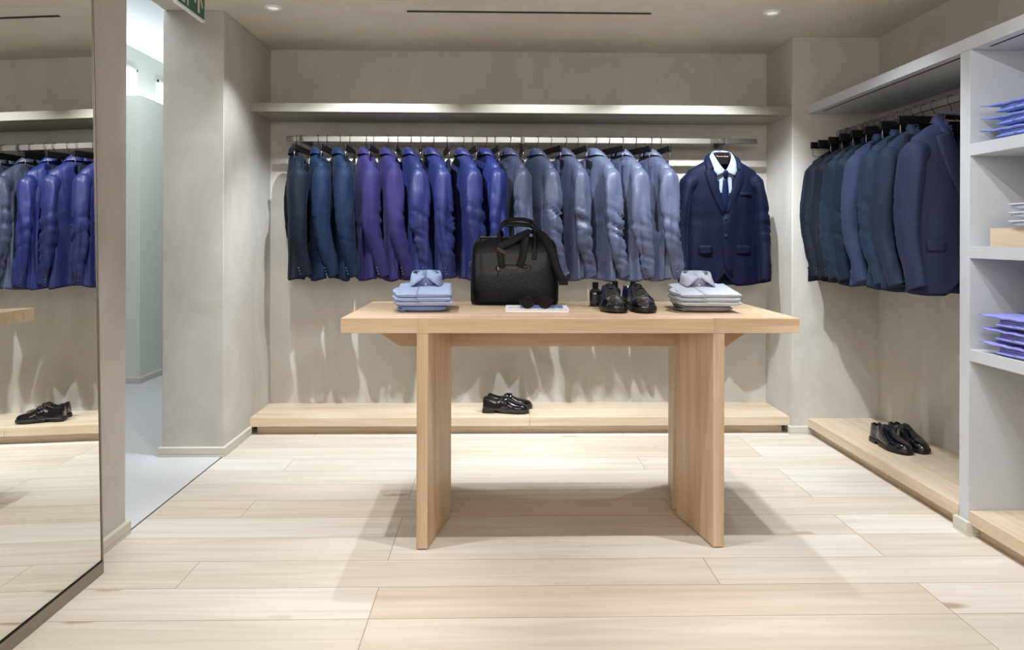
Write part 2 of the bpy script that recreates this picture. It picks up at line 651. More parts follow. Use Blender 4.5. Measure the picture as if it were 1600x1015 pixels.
# ---- back shelf
t = empty('display_shelf', (.155, 4.39, 1.834), 0, 'long pale wall shelf above the hanging suits on the back wall', 'shelf')
def inparent(o, par):
    """meshes made in world space handed to a thing placed elsewhere"""
    for v in o.data.vertices:
        v.co -= par.location
    return o
inparent(MB().box(LX, RX, 4.20, YB, 1.834, 1.884).build('board', M['shelf'], t, bevel=.002), t)
inparent(MB().box(LX + .06, RX - .06, 4.235, 4.247, 1.8335, 1.8345).build('light_slot', M['dark'], t), t)


def platform(name, label, boards, axis_mat, base, loc):
    t = empty(name, loc, 0, label, 'platform')
    for bx in boards:
        inparent(MB().box(*bx).build('top_board', axis_mat, t, bevel=.0015), t)
    inparent(MB().box(*base).build('plinth', axis_mat, t), t)
    return t


platform('display_platform', 'low oak platform running along the back wall under the suits',
         [(LX + .001, .2, 4.20, YB, .048, .098), (.2012, RX - .001, 4.20, YB, .048, .098)],
         M['ploak_x'], (LX + .03, RX - .03, 4.25, YB, 0, .0478), (.155, 4.39, 0))
platform('display_platform', 'low oak platform under the dark jackets of the right-hand bay',
         [(1.796, WX, 2.812, YR, .044, .094)], M['ploak_y'], (1.83, WX, 2.825, YR, 0, .0438), (2.0, 3.5, 0))
platform('display_platform', 'low oak platform under the shirt shelves at the right edge',
         [(1.796, WX, .8, 2.748, .044, .094)], M['ploak_y'], (1.83, WX, .8, 2.735, 0, .0438), (2.0, 1.8, 0))

# ---- right shelving unit
t = empty('shelving_unit', (2.0, 2.78, 0), 0, 'built-in pale shelving unit framing the right-hand bay and shirt shelves', 'shelving')
inparent(MB().box(1.796, WX, .8, YR, 1.839, 1.889).build('top_board', M['white_unit'], t, bevel=.002), t)
inparent(MB().box(1.797, WX, 2.75, 2.808, 0, 1.8388).build('side_panel', M['white_unit'], t, bevel=.001), t)
inparent(MB().box(1.797, WX, .75, .80, 0, 1.889).build('side_panel', M['white_unit'], t, bevel=.001), t)
for z in (1.482, 1.094, .705):
    inparent(MB().box(1.798, WX, .8, 2.75, z - .046, z).build('shelf_board', M['white_unit'], t, bevel=.002), t)
inparent(MB().box(1.835, 1.847, 2.83, 4.10, 1.8385, 1.8395).build('light_slot', M['dark'], t), t)
inparent(MB().box(1.835, 1.847, .9, 2.70, 1.8385, 1.8395).build('light_slot', M['dark'], t), t)
inparent(MB().box(1.782, 1.797, 2.735, 2.823, .014, .052).box(1.782, 1.797, 2.735, 2.823, 0, .0125)
         .box(1.797, 1.829, 2.735, 2.7499, .014, .052).box(1.797, 1.829, 2.735, 2.7499, 0, .0125)
         .box(1.7835, 1.797, 2.737, 2.821, .0124, .0141).build('foot_block', M['base'], t), t)

# ---- mirror leaning on the left wall
t = empty('standing_mirror', (-1.318, 1.4, 0), 0, 'tall framed mirror leaning against the left wall, reflecting the suits', 'mirror')
h = 2.12
y0, y1 = -1.08, 1.086
MB().box(-.022, .0, y0 + .006, y1 - .006, .044, h - .006).build('backing', M['black'], t)
g = MB().add([(.001, y0 + .008, .046), (.001, y1 - .008, .046), (.001, y1 - .008, h - .01), (.001, y0 + .008, h - .01)],
             [(0, 1, 2, 3)])
g.build('mirror_glass', M['mirror'], t)
f = MB()
f.box(-.024, .004, y0, y1, 0.0, .040)
f.box(-.024, .004, y0, y1, h - .006, h)
f.box(-.024, .004, y1 - .006, y1, .04, h - .006)
f.box(-.024, .004, y0, y0 + .006, .04, h - .006)
f.build('frame', M['mframe'], t)
MB().box(-.02, .0035, y0, y1 - .006, .0402, .046).build('gasket', M['black'], t)
t.rotation_euler = (0, radians(-1.15), radians(-0.6))

# ---- exit sign
t = empty('exit_sign', (-1.345, 3.265, 2.105), 0, 'green and white emergency exit sign hanging under the ceiling by the opening', 'sign')
MB().box(-.008, .008, -.15, .15, 0, .155).build('housing', M['white'], t, bevel=.002)
for xs in (-.05, .05):
    MB().tube([(0, xs, .155), (0, xs, CH - 2.105)], .003, 6).build('suspension_rod', M['steel'], t)
MB().box(.0081, .0105, -.138, .138, .010, .145).build('green_panel', M['green'], t)
def yz(polys, name, x0, x1, mat):
    m = MB()
    for pl in polys:
        n = len(pl)
        m.add([(x0, p[0], p[1]) for p in pl] + [(x1, p[0], p[1]) for p in pl],
              [tuple(reversed(range(n))), tuple(range(n, 2 * n))] + [(i, (i + 1) % n, n + (i + 1) % n, n + i) for i in range(n)])
    return m.build(name, mat, t)
# running figure in a doorway at left, arrow at right
yz([[(-.125, .02), (-.075, .02), (-.075, .045), (-.105, .045), (-.105, .125), (-.125, .135)],
    [(-.052, .018), (-.04, .018), (-.04, .07), (-.03, .10), (-.045, .115), (-.065, .11), (-.07, .09), (-.055, .07)],
    [(-.09, .055), (-.06, .075), (-.058, .088), (-.095, .068)],
    [(-.045, .113), (-.018, .10), (-.015, .107), (-.045, .123)]], 'running_figure', .0106, .0116, M['cream'])
c = MB()
yz([[(-.045 + .010 * cos(a * pi / 8), .133 + .008 * sin(a * pi / 8)) for a in range(16)]], 'figure_head', .0106, .0116, M['cream'])
yz([[(.060, .022), (.080, .022), (.080, .10), (.105, .055), (.118, .055), (.082, .135), (.058, .135), (.022, .055), (.035, .055), (.060, .10)]],
   'arrow', .0106, .0116, M['cream'])

# ---------------------------------------------------------------- the table
tb = empty('display_table', (.277, 2.9975, 0), 0, 'large light oak display table with V-shaped panel legs in the middle of the shop', 'table')
X0, X1, Y0, Y1, ZT, ZB = -.553, 1.107, 2.65, 3.345, .832, .778
# tabletop: leg ends come up through the front and back edges as visible joints
inparent(MB().box(X0, X1, Y0, Y1, ZB, ZT).build('tabletop', M['oak_x'], tb, bevel=.0015), tb)
def leg(s, xe, xc):
    """s=-1 left leg, +1 right; xe outer face at the ends, xc inner face at the centre"""
    th = .040 * s
    inn_e, inn_c = xe - th, xc
    front = [(inn_e, Y0), (xe, Y0), (inn_c + th * .9, 2.985), (inn_c, 2.968)]
    back = [(inn_c, 3.022), (inn_c + th * .9, 3.005), (xe, Y1), (inn_e, Y1)]
    for pts in (front, back):
        inparent(MB().prism(pts, 0.004, ZB).build('leg_panel', M['oak_z'], tb, bevel=.001), tb)
    inparent(MB().prism([(inn_c, 2.968), (inn_c + th * .9, 2.985), (inn_c + th * .9, 3.005), (inn_c, 3.022)], .507, ZB)
             .build('leg_joint', M['oak_z'], tb), tb)
    for y in (Y0, Y1):
        inparent(MB().box(min(inn_e, xe), max(inn_e, xe), y - .0006, y + .0006, ZB, ZT).build('end_grain_joint', M['oak_z'], tb), tb)
leg(-1, -.281, -.179)
leg(1, .832, .7355)
# crossbeam below the top with bevelled ends
bm_ = MB()
ya, yb = 2.99, 3.03
pr = [(X0 + .02, ZB), (X1 - .02, ZB), (.948, .681), (-.384, .681)]
bm_.add([(x, ya, z) for x, z in pr] + [(x, yb, z) for x, z in pr],
        [(0, 1, 2, 3), (7, 6, 5, 4), (0, 4, 5, 1), (1, 5, 6, 2), (2, 6, 7, 3), (3, 7, 4, 0)])
inparent(bm_.build('crossbeam', M['oak_x'], tb), tb)
for x, y in ((-.262, 2.67), (.812, 2.67), (-.262, 3.325), (.812, 3.325)):
    inparent(MB().lathe([(.012, 0), (.012, .004)], 12, (x, y, 0)).build('glide', M['black'], tb), tb)

# ---------------------------------------------------------------- garments
HW = [(0, .040), (.012, .052), (.03, .074), (.05, .115), (.075, .158), (.10, .196), (.13, .208), (.20, .200),
      (.38, .188), (.55, .205), (.76, .222)]
HT = [(0, .032), (.03, .044), (.06, .058), (.10, .060), (.15, .066), (.25, .068), (.40, .058), (.60, .054), (.76, .056)]


def body_pt(c, s, z, tk=1.0, wk=1.0):
    n = 2.3
    hw, ht = interp(HW, -z) * wk, interp(HT, -z) * tk
    sg = lambda a: (1 if a >= 0 else -1) * abs(a) ** (2 / n)
    return hw * sg(c), ht * sg(s)


def front_y(x, z, tk=1.0, wk=1.0):
    n = 2.3
    hw, ht = interp(HW, -z) * wk, interp(HT, -z) * tk
    a = min(.995, abs(x / hw))
    return -ht * (1 - a ** n) ** (1 / n)


def jacket(name, loc, rz, mat, label, group, seed=0, tk=1.0, wk=1.0, fold=1.0, nk=1.0, spread=0.0, cat='jacket', flare=1.0):
    """hangs from its collar: origin at the neck, front faces local -y"""
    rnd = random.Random(seed)
    T = empty(name, loc, rz, label, cat, group)
    ph = [rnd.uniform(0, 6.28) for _ in range(8)]
    off = Vector((seed * 3.1, seed * 1.7, 0))
    BOT = -.758
    NP, NZ = 96, 56

    def disp(x, y, z, k):
        d = fold * .006 * sin(5 * k + ph[0] + 3 * z) * min(1, max(0, -z - .12) / .5)
        d += fold * .004 * sin(9 * k + ph[1] - 5 * z) * min(1, max(0, -z - .2) / .4)
        q = Vector((x * 16, y * 16, z * 2.6)) + off
        d += fold * .020 * noise.noise(q) * min(1, max(0, -z - .06) / .2)
        d += fold * .012 * (.2 - abs(noise.noise(Vector((x * 7 + z * 9, y * 7, z * 12)) + off))) * exp(-((z + .42) / .13) ** 2)
        return d
    zs = [0, -.006, -.014, -.024, -.036, -.05, -.064, -.08, -.096, -.112, -.13]
    zs += [-.13 - (i + 1) * (.628 / (NZ - len(zs))) for i in range(NZ - len(zs))]
    vs, fs = [], []
    for z in zs:
        for i in range(NP):
            k = 2 * pi * i / NP
            x, y = body_pt(cos(k), sin(k), z, tk, wk)
            if z > -.05:
                x *= 1 + (nk - 1) * (1 + z / .05)
            d = disp(x, y, z, k)
            r = Vector((x, y * 2, 0)).normalized()
            zz = z
            if z < -.5:
                hem = BOT
                if sin(k) < 0 and abs(x) < .075:
                    hem += .075 * (1 - abs(x) / .075) ** 1.6
                hem += .008 * sin(2 * k + ph[3])
                zz = -.5 + (z + .5) / (zs[-1] + .5) * (hem + .5)
            vs.append(Vector((x + r.x * d, y + r.y * d, zz)))
    for a in range(len(zs) - 1):
        for i in range(NP):
            j = (i + 1) % NP
            q = [a * NP + i, a * NP + j, (a + 1) * NP + j, (a + 1) * NP + i]
            cx = sum(vs[t].x for t in q) / 4
            cy = sum(vs[t].y for t in q) / 4
            cz = sum(vs[t].z for t in q) / 4
            if cy < -.01 and cz > -.36 and abs(cx) < .055 * nk * (1 - (-cz) / .36):
                continue
            if nk > 1.1 and cy < .028 and cz > -.085 and abs(cx) < .092:
                continue
            fs.append(tuple(q))
    # turned-up hem inside
    n0 = len(vs)
    base = (len(zs) - 1) * NP
    for i in range(NP):
        p = vs[base + i]
        vs.append(Vector((p.x * .97, p.y * .93, p.z + .03)))
    for i in range(NP):
        j = (i + 1) % NP
        fs.append((base + i, base + j, n0 + j, n0 + i))
    mesh('body', vs, fs, mat, T, True)

    def strip(name, rows, off=.006, th=.003, par=T, nseg=5, mt=mat):
        """rows of (z, x inner, x outer) laid on the front"""
        r2 = []
        for z, xi, xo in rows:
            pts = [Vector((xi + (xo - xi) * i / nseg, 0, z)) for i in range(nseg + 1)]
            up = []
            for i, p in enumerate(pts):
                e = off + (.004 * sin(pi * i / nseg))
                up.append(Vector((p.x, front_y(p.x, z, tk, wk) - e, z)))
            dn = [p + Vector((0, th, 0)) for p in reversed(up)]
            r2.append(up + dn)
        m = MB().loft(r2)
        return m.build(name, mt, par, True)
    for s in (-1, 1):
        strip('lapel', [(-.088, s * .046 * nk, s * .082), (-.094, s * .045 * nk, s * .112), (-.105, s * .043 * nk, s * .118), (-.15, s * .036 * nk, s * .108),
                        (-.21, s * .026 * nk, s * .088), (-.27, s * .017, s * .062), (-.32, s * .008, s * .036), (-.365, s * .000, s * .008)])
    # collar
    for s in (-1, 1):
        path = [((0, .043, .016), (0, .064, -.030)), ((.022, .040, .015), (.034, .060, -.030)), ((.043, .028, .012), (.066, .044, -.028)),
                ((.054, .008, .004), (.084, .016, -.030)), ((.056, -.014, -.012), (.090, -.014, -.042)),
                ((.054, -.034, -.038), (.094, -.040, -.062)), ((.050, -.056, -.072), (.092, -.058, -.080)),
                ((.047, -.064, -.088), (.080, -.064, -.092))]
        ring = []
        for a, b in path:
            a, b = Vector((a[0] * s * nk, a[1] * tk, a[2])), Vector((b[0] * s * (1 + (nk - 1) * .5), b[1] * tk, b[2]))
            up = Vector((0, -.002, .003))
            mid = (a + b) / 2 + (b - Vector((0, 0, b.z))).normalized() * .006 + up
            ring.append([a, mid, b, b - Vector((0, 0, .003)), mid - Vector((0, 0, .005)), a - Vector((0, 0, .006)), a - Vector((0, 0, .04))])
        MB().loft(ring).build('collar', mat, T, True)
    # front edge of the overlapping side
    strip('front_edge', [(-.35, -.012, .03), (-.42, -.014, .04), (-.52, -.014, .045), (-.60, -.010, .045), (-.66, .004, .045), (-.70, .03, .05)], .007)
    for z in (-.375, -.475):
        o = MB().lathe([(.002, -.002), (.009, -.002), (.009, .001), (.006, .002), (.001, .001)], 14).build('button', M['button'], T, True)
        o.location = (.002, front_y(0, z, tk, wk) - .014, z)
        o.rotation_euler = (radians(90), 0, 0)
    for s in (-1, 1):
        strip('pocket_flap', [(-.53, s * .072, s * .150), (-.545, s * .070, s * .152), (-.572, s * .072, s * .152), (-.578, s * .078, s * .146)], .008)
    strip('chest_pocket', [(-.225, .085, .155), (-.245, .086, .156)], .006)
    # sleeves
    for s in (-1, 1):
        bend = rnd.uniform(.6, 1.3)
        sp = spread + rnd.uniform(-.004, .008)
        fl = flare
        cs = [((.120, 0, -.150), (1, 0, .0), .050, .040), ((.155, 0, -.158), (1, 0, -.25), .056, .052),
              ((.180, 0, -.166), (.95, 0, -.45), .056, .060), ((.197, 0, -.180), (.7, 0, -.8), .050, .065),
              ((.204 + sp * .2, .002, -.212), (.3, 0, -1), .040, .069), ((.211 + sp * .5, .004, -.27), (.08, 0, -1), .037 * fl, .070),
              ((.217 + sp * .7, .005, -.33), (.03, 0, -1), .037 * fl, .067), ((.221 + sp * .8, .005, -.39), (0, 0, -1), .037 * fl, .064),
              ((.223 + sp, .002, -.45), (0, -.05, -1), .036 * fl, .061),
              ((.224 + sp, -.004 * bend, -.50), (0, -.12, -1), .035 * fl, .059), ((.223 + sp, -.014 * bend, -.55), (0, -.2, -1), .034 * fl, .056),
              ((.221 + sp, -.027 * bend, -.60), (0, -.25, -1), .032 * fl, .053), ((.218 + sp, -.042 * bend, -.65), (0, -.28, -1), .030 * fl, .050),
              ((.215 + sp, -.056 * bend, -.70), (0, -.28, -1), .028 * fl, .047), ((.213 + sp, -.066 * bend, -.738), (0, -.28, -1), .027 * fl, .046)]
        fine = []
        for (a, b) in zip(cs, cs[1:]):
            for q in range(4):
                t_ = q / 4
                fine.append((Vector(a[0]).lerp(Vector(b[0]), t_), Vector(a[1]).lerp(Vector(b[1]), t_), a[2] + (b[2] - a[2]) * t_, a[3] + (b[3] - a[3]) * t_))
        fine.append((Vector(cs[-1][0]), Vector(cs[-1][1]), cs[-1][2], cs[-1][3]))
        rings = []
        NS = 36
        for c_, d_, h1, h2 in fine:
            c_ = Vector((c_.x * s * wk, c_.y, c_.z))
            d_ = Vector((d_.x * s, d_.y, d_.z)).normalized()
            v2 = Vector((0, 1, 0))
            v2 = (v2 - d_ * v2.dot(d_)).normalized()
            v1 = d_.cross(v2) * s
            ring = []
            for i in range(NS):
                k = 2 * pi * i / NS
                p = c_ + v1 * cos(k) * h1 + v2 * sin(k) * h2 * tk
                el = exp(-((c_.z + .42) / .12) ** 2)
                cf = exp(-((c_.z + .64) / .08) ** 2) * .5
                side = .35 + .65 * max(0, sin(k * (1 if s > 0 else -1) + ph[6]))
                rid = noise.noise(Vector((c_.z * 26 + p.y * 14 * s, p.y * 5, s * 3)) + off)
                w = fold * .022 * (el + cf) * side * (.22 - abs(rid)) * 2
                w += fold * .015 * noise.noise(Vector((p.x * 26, p.y * 26, p.z * 4.5)) + off) * min(1, max(0, -c_.z - .15) / .12)
                w += fold * .0035 * sin(3 * k + ph[7] + 4 * c_.z) * min(1, max(0, -c_.z - .25) / .2)
                ring.append(p + (v1 * cos(k) + v2 * sin(k)) * w)
            rings.append(ring)
        lastc = sum(rings[-1], Vector()) / NS
        rings.append([lastc + (p - lastc) * .86 + Vector((0, 0, .02)) for p in rings[-1]])
        sl = MB().loft(rings, True, True).build('sleeve', mat, T, True)
        # cuff buttons at the rear outer edge
        for b_ in range(3):
            z = -.722 + b_ * .017
            o = MB().lathe([(.001, -.001), (.0055, -.001), (.0055, .0015), (.001, .002)], 10).build('cuff_button', M['button'], sl, True)
            cx = (.213 + sp) * s * wk
            o.location = (cx + s * .025 * fl, -.045 * bend + .022 + b_ * .005, z)
            o.rotation_euler = (0, s * radians(80), radians(20 * s))
    return T


def hook(m, zc, r, zneck, wire=.0017):
    pts = []
    for i in range(15):
        a = radians(-20 + 200 * i / 14)
        pts.append((r * cos(a), 0, zc + r * sin(a)))
    pts += [(-r * .98, 0, zc - r * .5), (-r * .6, 0, zc - r * 1.15), (-r * .15, 0, zc - r * 1.6), (0, 0, zc - r * 2.1), (0, 0, zneck)]
    m.tube(pts, wire, 6)
    return m


def jacket_hanger(loc, rz, drop, label, group, text=False, zc=None, wid=.145):
    """black hanger, origin on the rail; drop = distance to the jacket neck"""
    T = empty('suit_hanger', loc, rz, label, 'hanger', group)
    hook(MB(), -.0125 if zc is None else zc, .018, -drop + .03).build('hook', M['hook'], T, True)
    rings = []
    for i in range(17):
        a = -1 + i / 8
        x = a * wid
        z = -drop + .012 - .004 - .092 * abs(a) ** 1.25
        h = .022 + .012 * abs(a)
        w = .010 + .012 * abs(a)
        if abs(a) < .3:
            h = .04
            w = .012
        rings.append([(x, w * cos(2 * pi * k / 10), z - .012 + h * .5 * sin(2 * pi * k / 10)) for k in range(10)])
    MB().loft(rings).build('shoulder_bar', M['black'], T, True)
    MB().prism([(-.042, -.0145), (.042, -.0145), (.042, .010), (-.042, .010)], -drop - .060, -drop + .012).build('neck_plate', M['black'], T, bevel=.004)
    if text:
        cu = bpy.data.curves.new('brand_text', 'FONT')
        cu.body = 'Massimo Dutti'
        cu.size = .0118
        cu.align_x = 'CENTER'
        cu.extrude = .0004
        tmp = bpy.data.objects.new('tmp', cu)
        C.objects.link(tmp)
        dg = bpy.context.evaluated_depsgraph_get()
        me = bpy.data.meshes.new_from_object(tmp.evaluated_get(dg))
        bpy.data.objects.remove(tmp)
        me.materials.clear()
        me.materials.append(M['tan'])
        o = bpy.data.objects.new('lettering', me)
        C.objects.link(o)
        o.parent = T
        o.location = (0, -.0152, -drop - .016)
        o.rotation_euler = (radians(90), 0, 0)
    return T


def trouser_hanger_mesh(T, w=.17):
    hook(MB(), -.0125, .018, -.055).build('hook', M['hook'], T, True)
    MB().box(-w, w, -.007, .007, -.100, -.064).build('bar', M['black'], T, bevel=.003)
    MB().tube([(-w + .012, 0, -.098), (-w + .012, 0, -.140), (-w + .02, 0, -.145), (w - .02, 0, -.145), (w - .012, 0, -.140), (w - .012, 0, -.098)], .0022, 6) \
        .build('trouser_wire', M['steel'], T, True)
    return T


def trousers(loc, rz, mat, label, group, seed, length=.60):
    rnd = random.Random(seed)
    o_ = Vector((seed * 2.3, 0, 0))
    rings = []
    N = 26
    # section across the drape: outside up one face, over the wire, down the other
    prof = []
    for i in range(15):
        prof.append((-.013 - .008 * (1 - i / 14), -length + i / 14 * (length - .004)))
    for a in range(1, 6):
        prof.append((-.013 * cos(a * pi / 6), .012 * sin(a * pi / 6)))
    for i in range(15):
        prof.append((.013 + .008 * (i / 14), -.004 - i / 14 * (length * .93)))
    outer = prof
    for i in range(N + 1):
        x = -.135 + .27 * i / N
        col = []
        for y, z in outer:
            d = .006 * noise.noise(Vector((x * 14, z * 3, y * 20)) + o_) * min(1, -min(z, 0) / .15 + .1)
            xx = x * (1 - .10 * min(1, -min(z, 0) / length))
            edge = 1 - abs(2 * i / N - 1) ** 6
            col.append(Vector((xx, y * (.35 + .65 * edge) + d, z)))
        inner = [Vector((p.x, p.y * .3, p.z - .006 if abs(p.z) < .03 else p.z)) for p in reversed(col)]
        rings.append(col + inner)
    o = MB().loft(rings).build('trousers', mat, None, True)
    o.location = loc
    o.rotation_euler = (0, 0, rz)
    return tag(o, label, 'trousers', group)


# ---------------------------------------------------------------- the back rail
RZ, RY = 1.700, 4.35
rl = empty('clothes_rail', (.166, RY, RZ), 0, 'flat steel clothes rail along the back wall carrying the row of suits', 'clothes rail')
inparent(MB().box(-1.19, 1.28, RY - .006, RY + .006, RZ - .017, RZ + .017).build('bar', M['steel'], rl, bevel=.002), rl)
inparent(MB().box(-1.226, -1.1905, RY - .0055, RY + .0055, RZ - .0165, RZ + .0165).build('end_cap', M['dsteel'], rl, bevel=.002), rl)
inparent(MB().box(1.2805, 1.558, RY - .0055, RY + .0055, RZ - .014, RZ + .014).build('end_section', M['dsteel'], rl, bevel=.002), rl)
for x in (-1.14, .16, 1.375):
    inparent(MB().box(x - .008, x + .008, RY + .0065, YB, RZ - .017, RZ + .017).build('bracket', M['dsteel'], rl, bevel=.001), rl)
    inparent(MB().box(x - .012, x + .012, RY - .009, RY + .0064, RZ - .021, RZ + .021).build('clamp', M['dsteel'], rl, bevel=.002), rl)


def px2x(u, Y):
    return (u - 774) * Y / 1150


FAB = {}
def fab(key, rgb, **k):
    k.setdefault('sheen', .04)
    k['sheen'] = min(k['sheen'], .06)
    if key not in FAB:
        FAB[key] = fabric(key, rgb, **k)
    return FAB[key]


TEAL0 = lambda: fab('wool_black_teal', (15, 23, 34))
TEAL1 = lambda: fab('wool_dark_teal', (19, 33, 56))
PURP = lambda: fab('wool_purple_navy', (40, 36, 80))
NAVY = lambda: fab('wool_navy', (31, 36, 80), rough=.45, spec=.28)
ROYAL = lambda: fab('wool_royal_navy', (29, 35, 88), rough=.42, spec=.34)
SLATE = lambda: fab('wool_slate', (62, 67, 87), rough=.42, spec=.34)
GREY = lambda: fab('wool_light_slate', (75, 80, 102), rough=.42, spec=.34)
TRD = lambda: fab('trouser_dark', (20, 24, 40))
TRG = lambda: fab('trouser_slate', (56, 62, 84))
cols = [TEAL0, TEAL1, TEAL1, PURP, PURP, NAVY, NAVY, NAVY, ROYAL, SLATE, SLATE, SLATE, GREY, GREY, GREY]
words = ['near-black teal', 'dark teal', 'dark teal', 'purple navy', 'purple navy', 'navy', 'navy', 'navy', 'royal navy', 'slate', 'slate',
         'slate', 'light slate', 'light slate', 'light slate']
where = ['first from the left on the back rail', 'second from the left on the back rail', 'third from the left on the back rail',
         'fourth from the left on the back rail', 'fifth from the left on the back rail', 'sixth from the left on the back rail',
         'above the right side of the light blue shirts', 'just left of the black bag', 'behind the left side of the black bag',
         'directly above the bag handles', 'above the right side of the bag', 'just right of the black bag', 'above the black dress shoes',
         'second to the left of the front-facing suit', 'right next to the front-facing suit']
jx = [460, 493, 527, 567, 601, 636, 671, 718, 754, 791, 834, 878, 925, 967, 1012]
tx = [473, 513, 548, 585, 622, 657, 698, 738, 773, 815, 860, 902, 951, 993, 1033]
ords = ['first', 'second', 'third', 'fourth', 'fifth', 'sixth', 'seventh', 'eighth', 'ninth', 'tenth', 'eleventh', 'twelfth', 'thirteenth',
        'fourteenth', 'fifteenth']
RT = RZ + .0175
DROP = .092
for i in range(15):
    x = px2x(jx[i] + 5, RY)
    th = radians([19, 20, 21, 22, 23, 24, 25, 24, 24, 25, 26, 25, 27, 27, 25][i])
    ra = radians(90) + th
    jacket('suit_jacket', (x, RY, RT - DROP + .012), ra, cols[i](), '%s sideways suit jacket, %s' % (words[i], where[i]),
           'suit jackets on the back rail', seed=i + 1, tk=.76 if i < 12 else .86, wk=.88, fold=.7 if i < 5 else 1.3)
    jacket_hanger((x, RY, RT), ra, DROP, 'black hanger under the %s jacket from the left on the back rail' % ords[i], 'jacket hangers on the back rail')
first = None
for i in range(15):
    x = px2x(tx[i], RY)
    ra = radians(90 + (0, 0, 2, 0, 3, 6, 9, 10, 8, 1, 17, 13, 22, 20, 6)[i])
    lab = 'black wire-loop trouser hanger, %s from the left on the back rail' % ords[i]
    if first is None:
        first = trouser_hanger_mesh(empty('trouser_hanger', (x, RY, RT), ra, lab, 'hanger', 'trouser hangers on the back rail'))
    else:
        c = copy_tree(first)
        c.location = (x, RY, RT)
        c.rotation_euler = (0, 0, ra)
        c['label'] = lab
    trousers((x, RY, RT - .157), ra, TRG() if i >= 9 else TRD(), 'folded %s trousers on the back rail, %s pair from the left' %
             ('slate' if i >= 9 else 'dark navy', ords[i]), 'folded trousers on the back rail', i + 40)

# hero suit facing the shop
hx, hy = px2x(1127, 4.30), 4.27
hz = 1.612
HERO = fab('wool_deep_navy', (13, 18, 42), rough=.65)
T = jacket('suit_jacket', (hx, hy, hz), radians(2), HERO,
           'deep navy suit jacket facing forward with a shirt and tie inside', None, seed=99, tk=1.0, wk=1.03, fold=.55,
           nk=1.38, spread=.012, flare=1.18)
SHW = fab('shirt_pale_blue', (146, 158, 188), rough=.7, sheen=0, bump=.05, wrinkle=.15)
s = empty('dress_shirt', (hx, hy, hz), radians(2), 'pale blue dress shirt worn inside the front-facing navy jacket', 'shirt')
rows = []
for z in (-.095, -.115, -.15, -.2, -.25, -.3, -.36):
    w = .085 * (1 - (-z - .03) / .36) + .02
    up = [Vector((-w + 2 * w * i / 10, front_y(-w + 2 * w * i / 10, z) + .010 - .0, z)) for i in range(11)]
    rows.append(up + [p + Vector((0, .006, 0)) for p in reversed(up)])
MB().loft(rows).build('front_panel', SHW, s, True)
for sd in (-1, 1):
    path = [((0, .034, .026), (0, .046, -.010)), ((.028, .030, .025), (.040, .040, -.010)), ((.050, .014, .020), (.070, .018, -.012)),
            ((.054, -.010, .004), (.078, -.014, -.028)), ((.046, -.032, -.022), (.076, -.046, -.062)), ((.030, -.050, -.058), (.066, -.070, -.100)),
            ((.012, -.062, -.086), (.050, -.082, -.128)), ((.002, -.066, -.098), (.010, -.074, -.108))]
    ring = []
    for a, b_ in path:
        a, b_ = Vector((a[0] * sd, a[1], a[2])), Vector((b_[0] * sd, b_[1], b_[2]))
        mid = (a + b_) / 2 + Vector((0, -.003, .004))
        ring.append([a, mid, b_, b_ - Vector((0, -.003, .002)), mid - Vector((0, -.004, .004)), a - Vector((0, -.004, .004))])
    MB().loft(ring).build('collar', SHW, s, True)
TIE = fab('silk_navy', (18, 26, 58), rough=.4, sheen=.2)
t = empty('necktie', (hx, hy, hz), radians(2), 'narrow dark navy tie knotted under the pale shirt collar', 'tie')
k_ = []
for z, w in ((-.098, .014), (-.104, .018), (-.138, .011)):
    y = front_y(0, z) - .008
    k_.append([Vector((w * cos(a * pi / 6), y + .008 * sin(a * pi / 6), z)) for a in range(12)])
MB().loft(k_).build('knot', TIE, t, True)
rows = []
for z, w in ((-.137, .009), (-.16, .014), (-.2, .018), (-.28, .024), (-.352, .026)):
    up = [Vector((-w + 2 * w * i / 6, front_y(0, z) - .002 - .004 * (1 - abs(i / 3 - 1)), z)) for i in range(7)]
    rows.append(up + [p + Vector((0, .003, 0)) for p in reversed(up)])
MB().loft(rows).build('blade', TIE, t, True)
jacket_hanger((hx, hy, RZ + .0), radians(2), RZ - hz + .0, 'black shaped hanger with lettering holding the front-facing navy suit', None, True, zc=-.018, wid=.165)

# ---------------------------------------------------------------- the right-hand rail
RX2, RZ2 = 1.945, 1.714
rl = empty('clothes_rail', (RX2, 3.49, RZ2), 0, 'flat steel clothes rail inside the right-hand bay carrying dark jackets', 'clothes rail')
inparent(MB().box(RX2 - .006, RX2 + .006, 2.86, 4.12, RZ2 - .015, RZ2 + .015).build('bar', M['steel'], rl, bevel=.002), rl)
for y in (3.02, 4.02):
    inparent(MB().box(RX2 - .009, RX2 + .009, y - .012, y + .012, RZ2 - .019, RZ2 + .019).build('clamp', M['dsteel'], rl, bevel=.002), rl)
    inparent(MB().box(RX2 + .0095, WX, y - .008, y + .008, RZ2 - .015, RZ2 + .015).build('bracket', M['dsteel'], rl, bevel=.001), rl)
D0 = lambda: fab('wool_black', (20, 26, 36))
D1 = lambda: fab('wool_charcoal_teal', (28, 40, 56))
D2 = lambda: fab('wool_blue_grey', (58, 70, 100), wrinkle=.2)
D3 = lambda: fab('wool_storm', (44, 58, 80), wrinkle=.2)
D4 = lambda: fab('wool_graphite_navy', (42, 52, 72), wrinkle=.2)
D5 = lambda: fab('wool_dusk_navy', (46, 52, 78), wrinkle=.2)
spec = [(4.075, D0, 'black'), (3.955, D0, 'black'), (3.83, D1, 'charcoal teal'), (3.715, D1, 'charcoal teal'), (3.60, D2, 'blue-grey'),
        (3.44, D3, 'storm blue'), (3.30, D4, 'graphite navy'), (3.10, D5, 'dusky navy')]
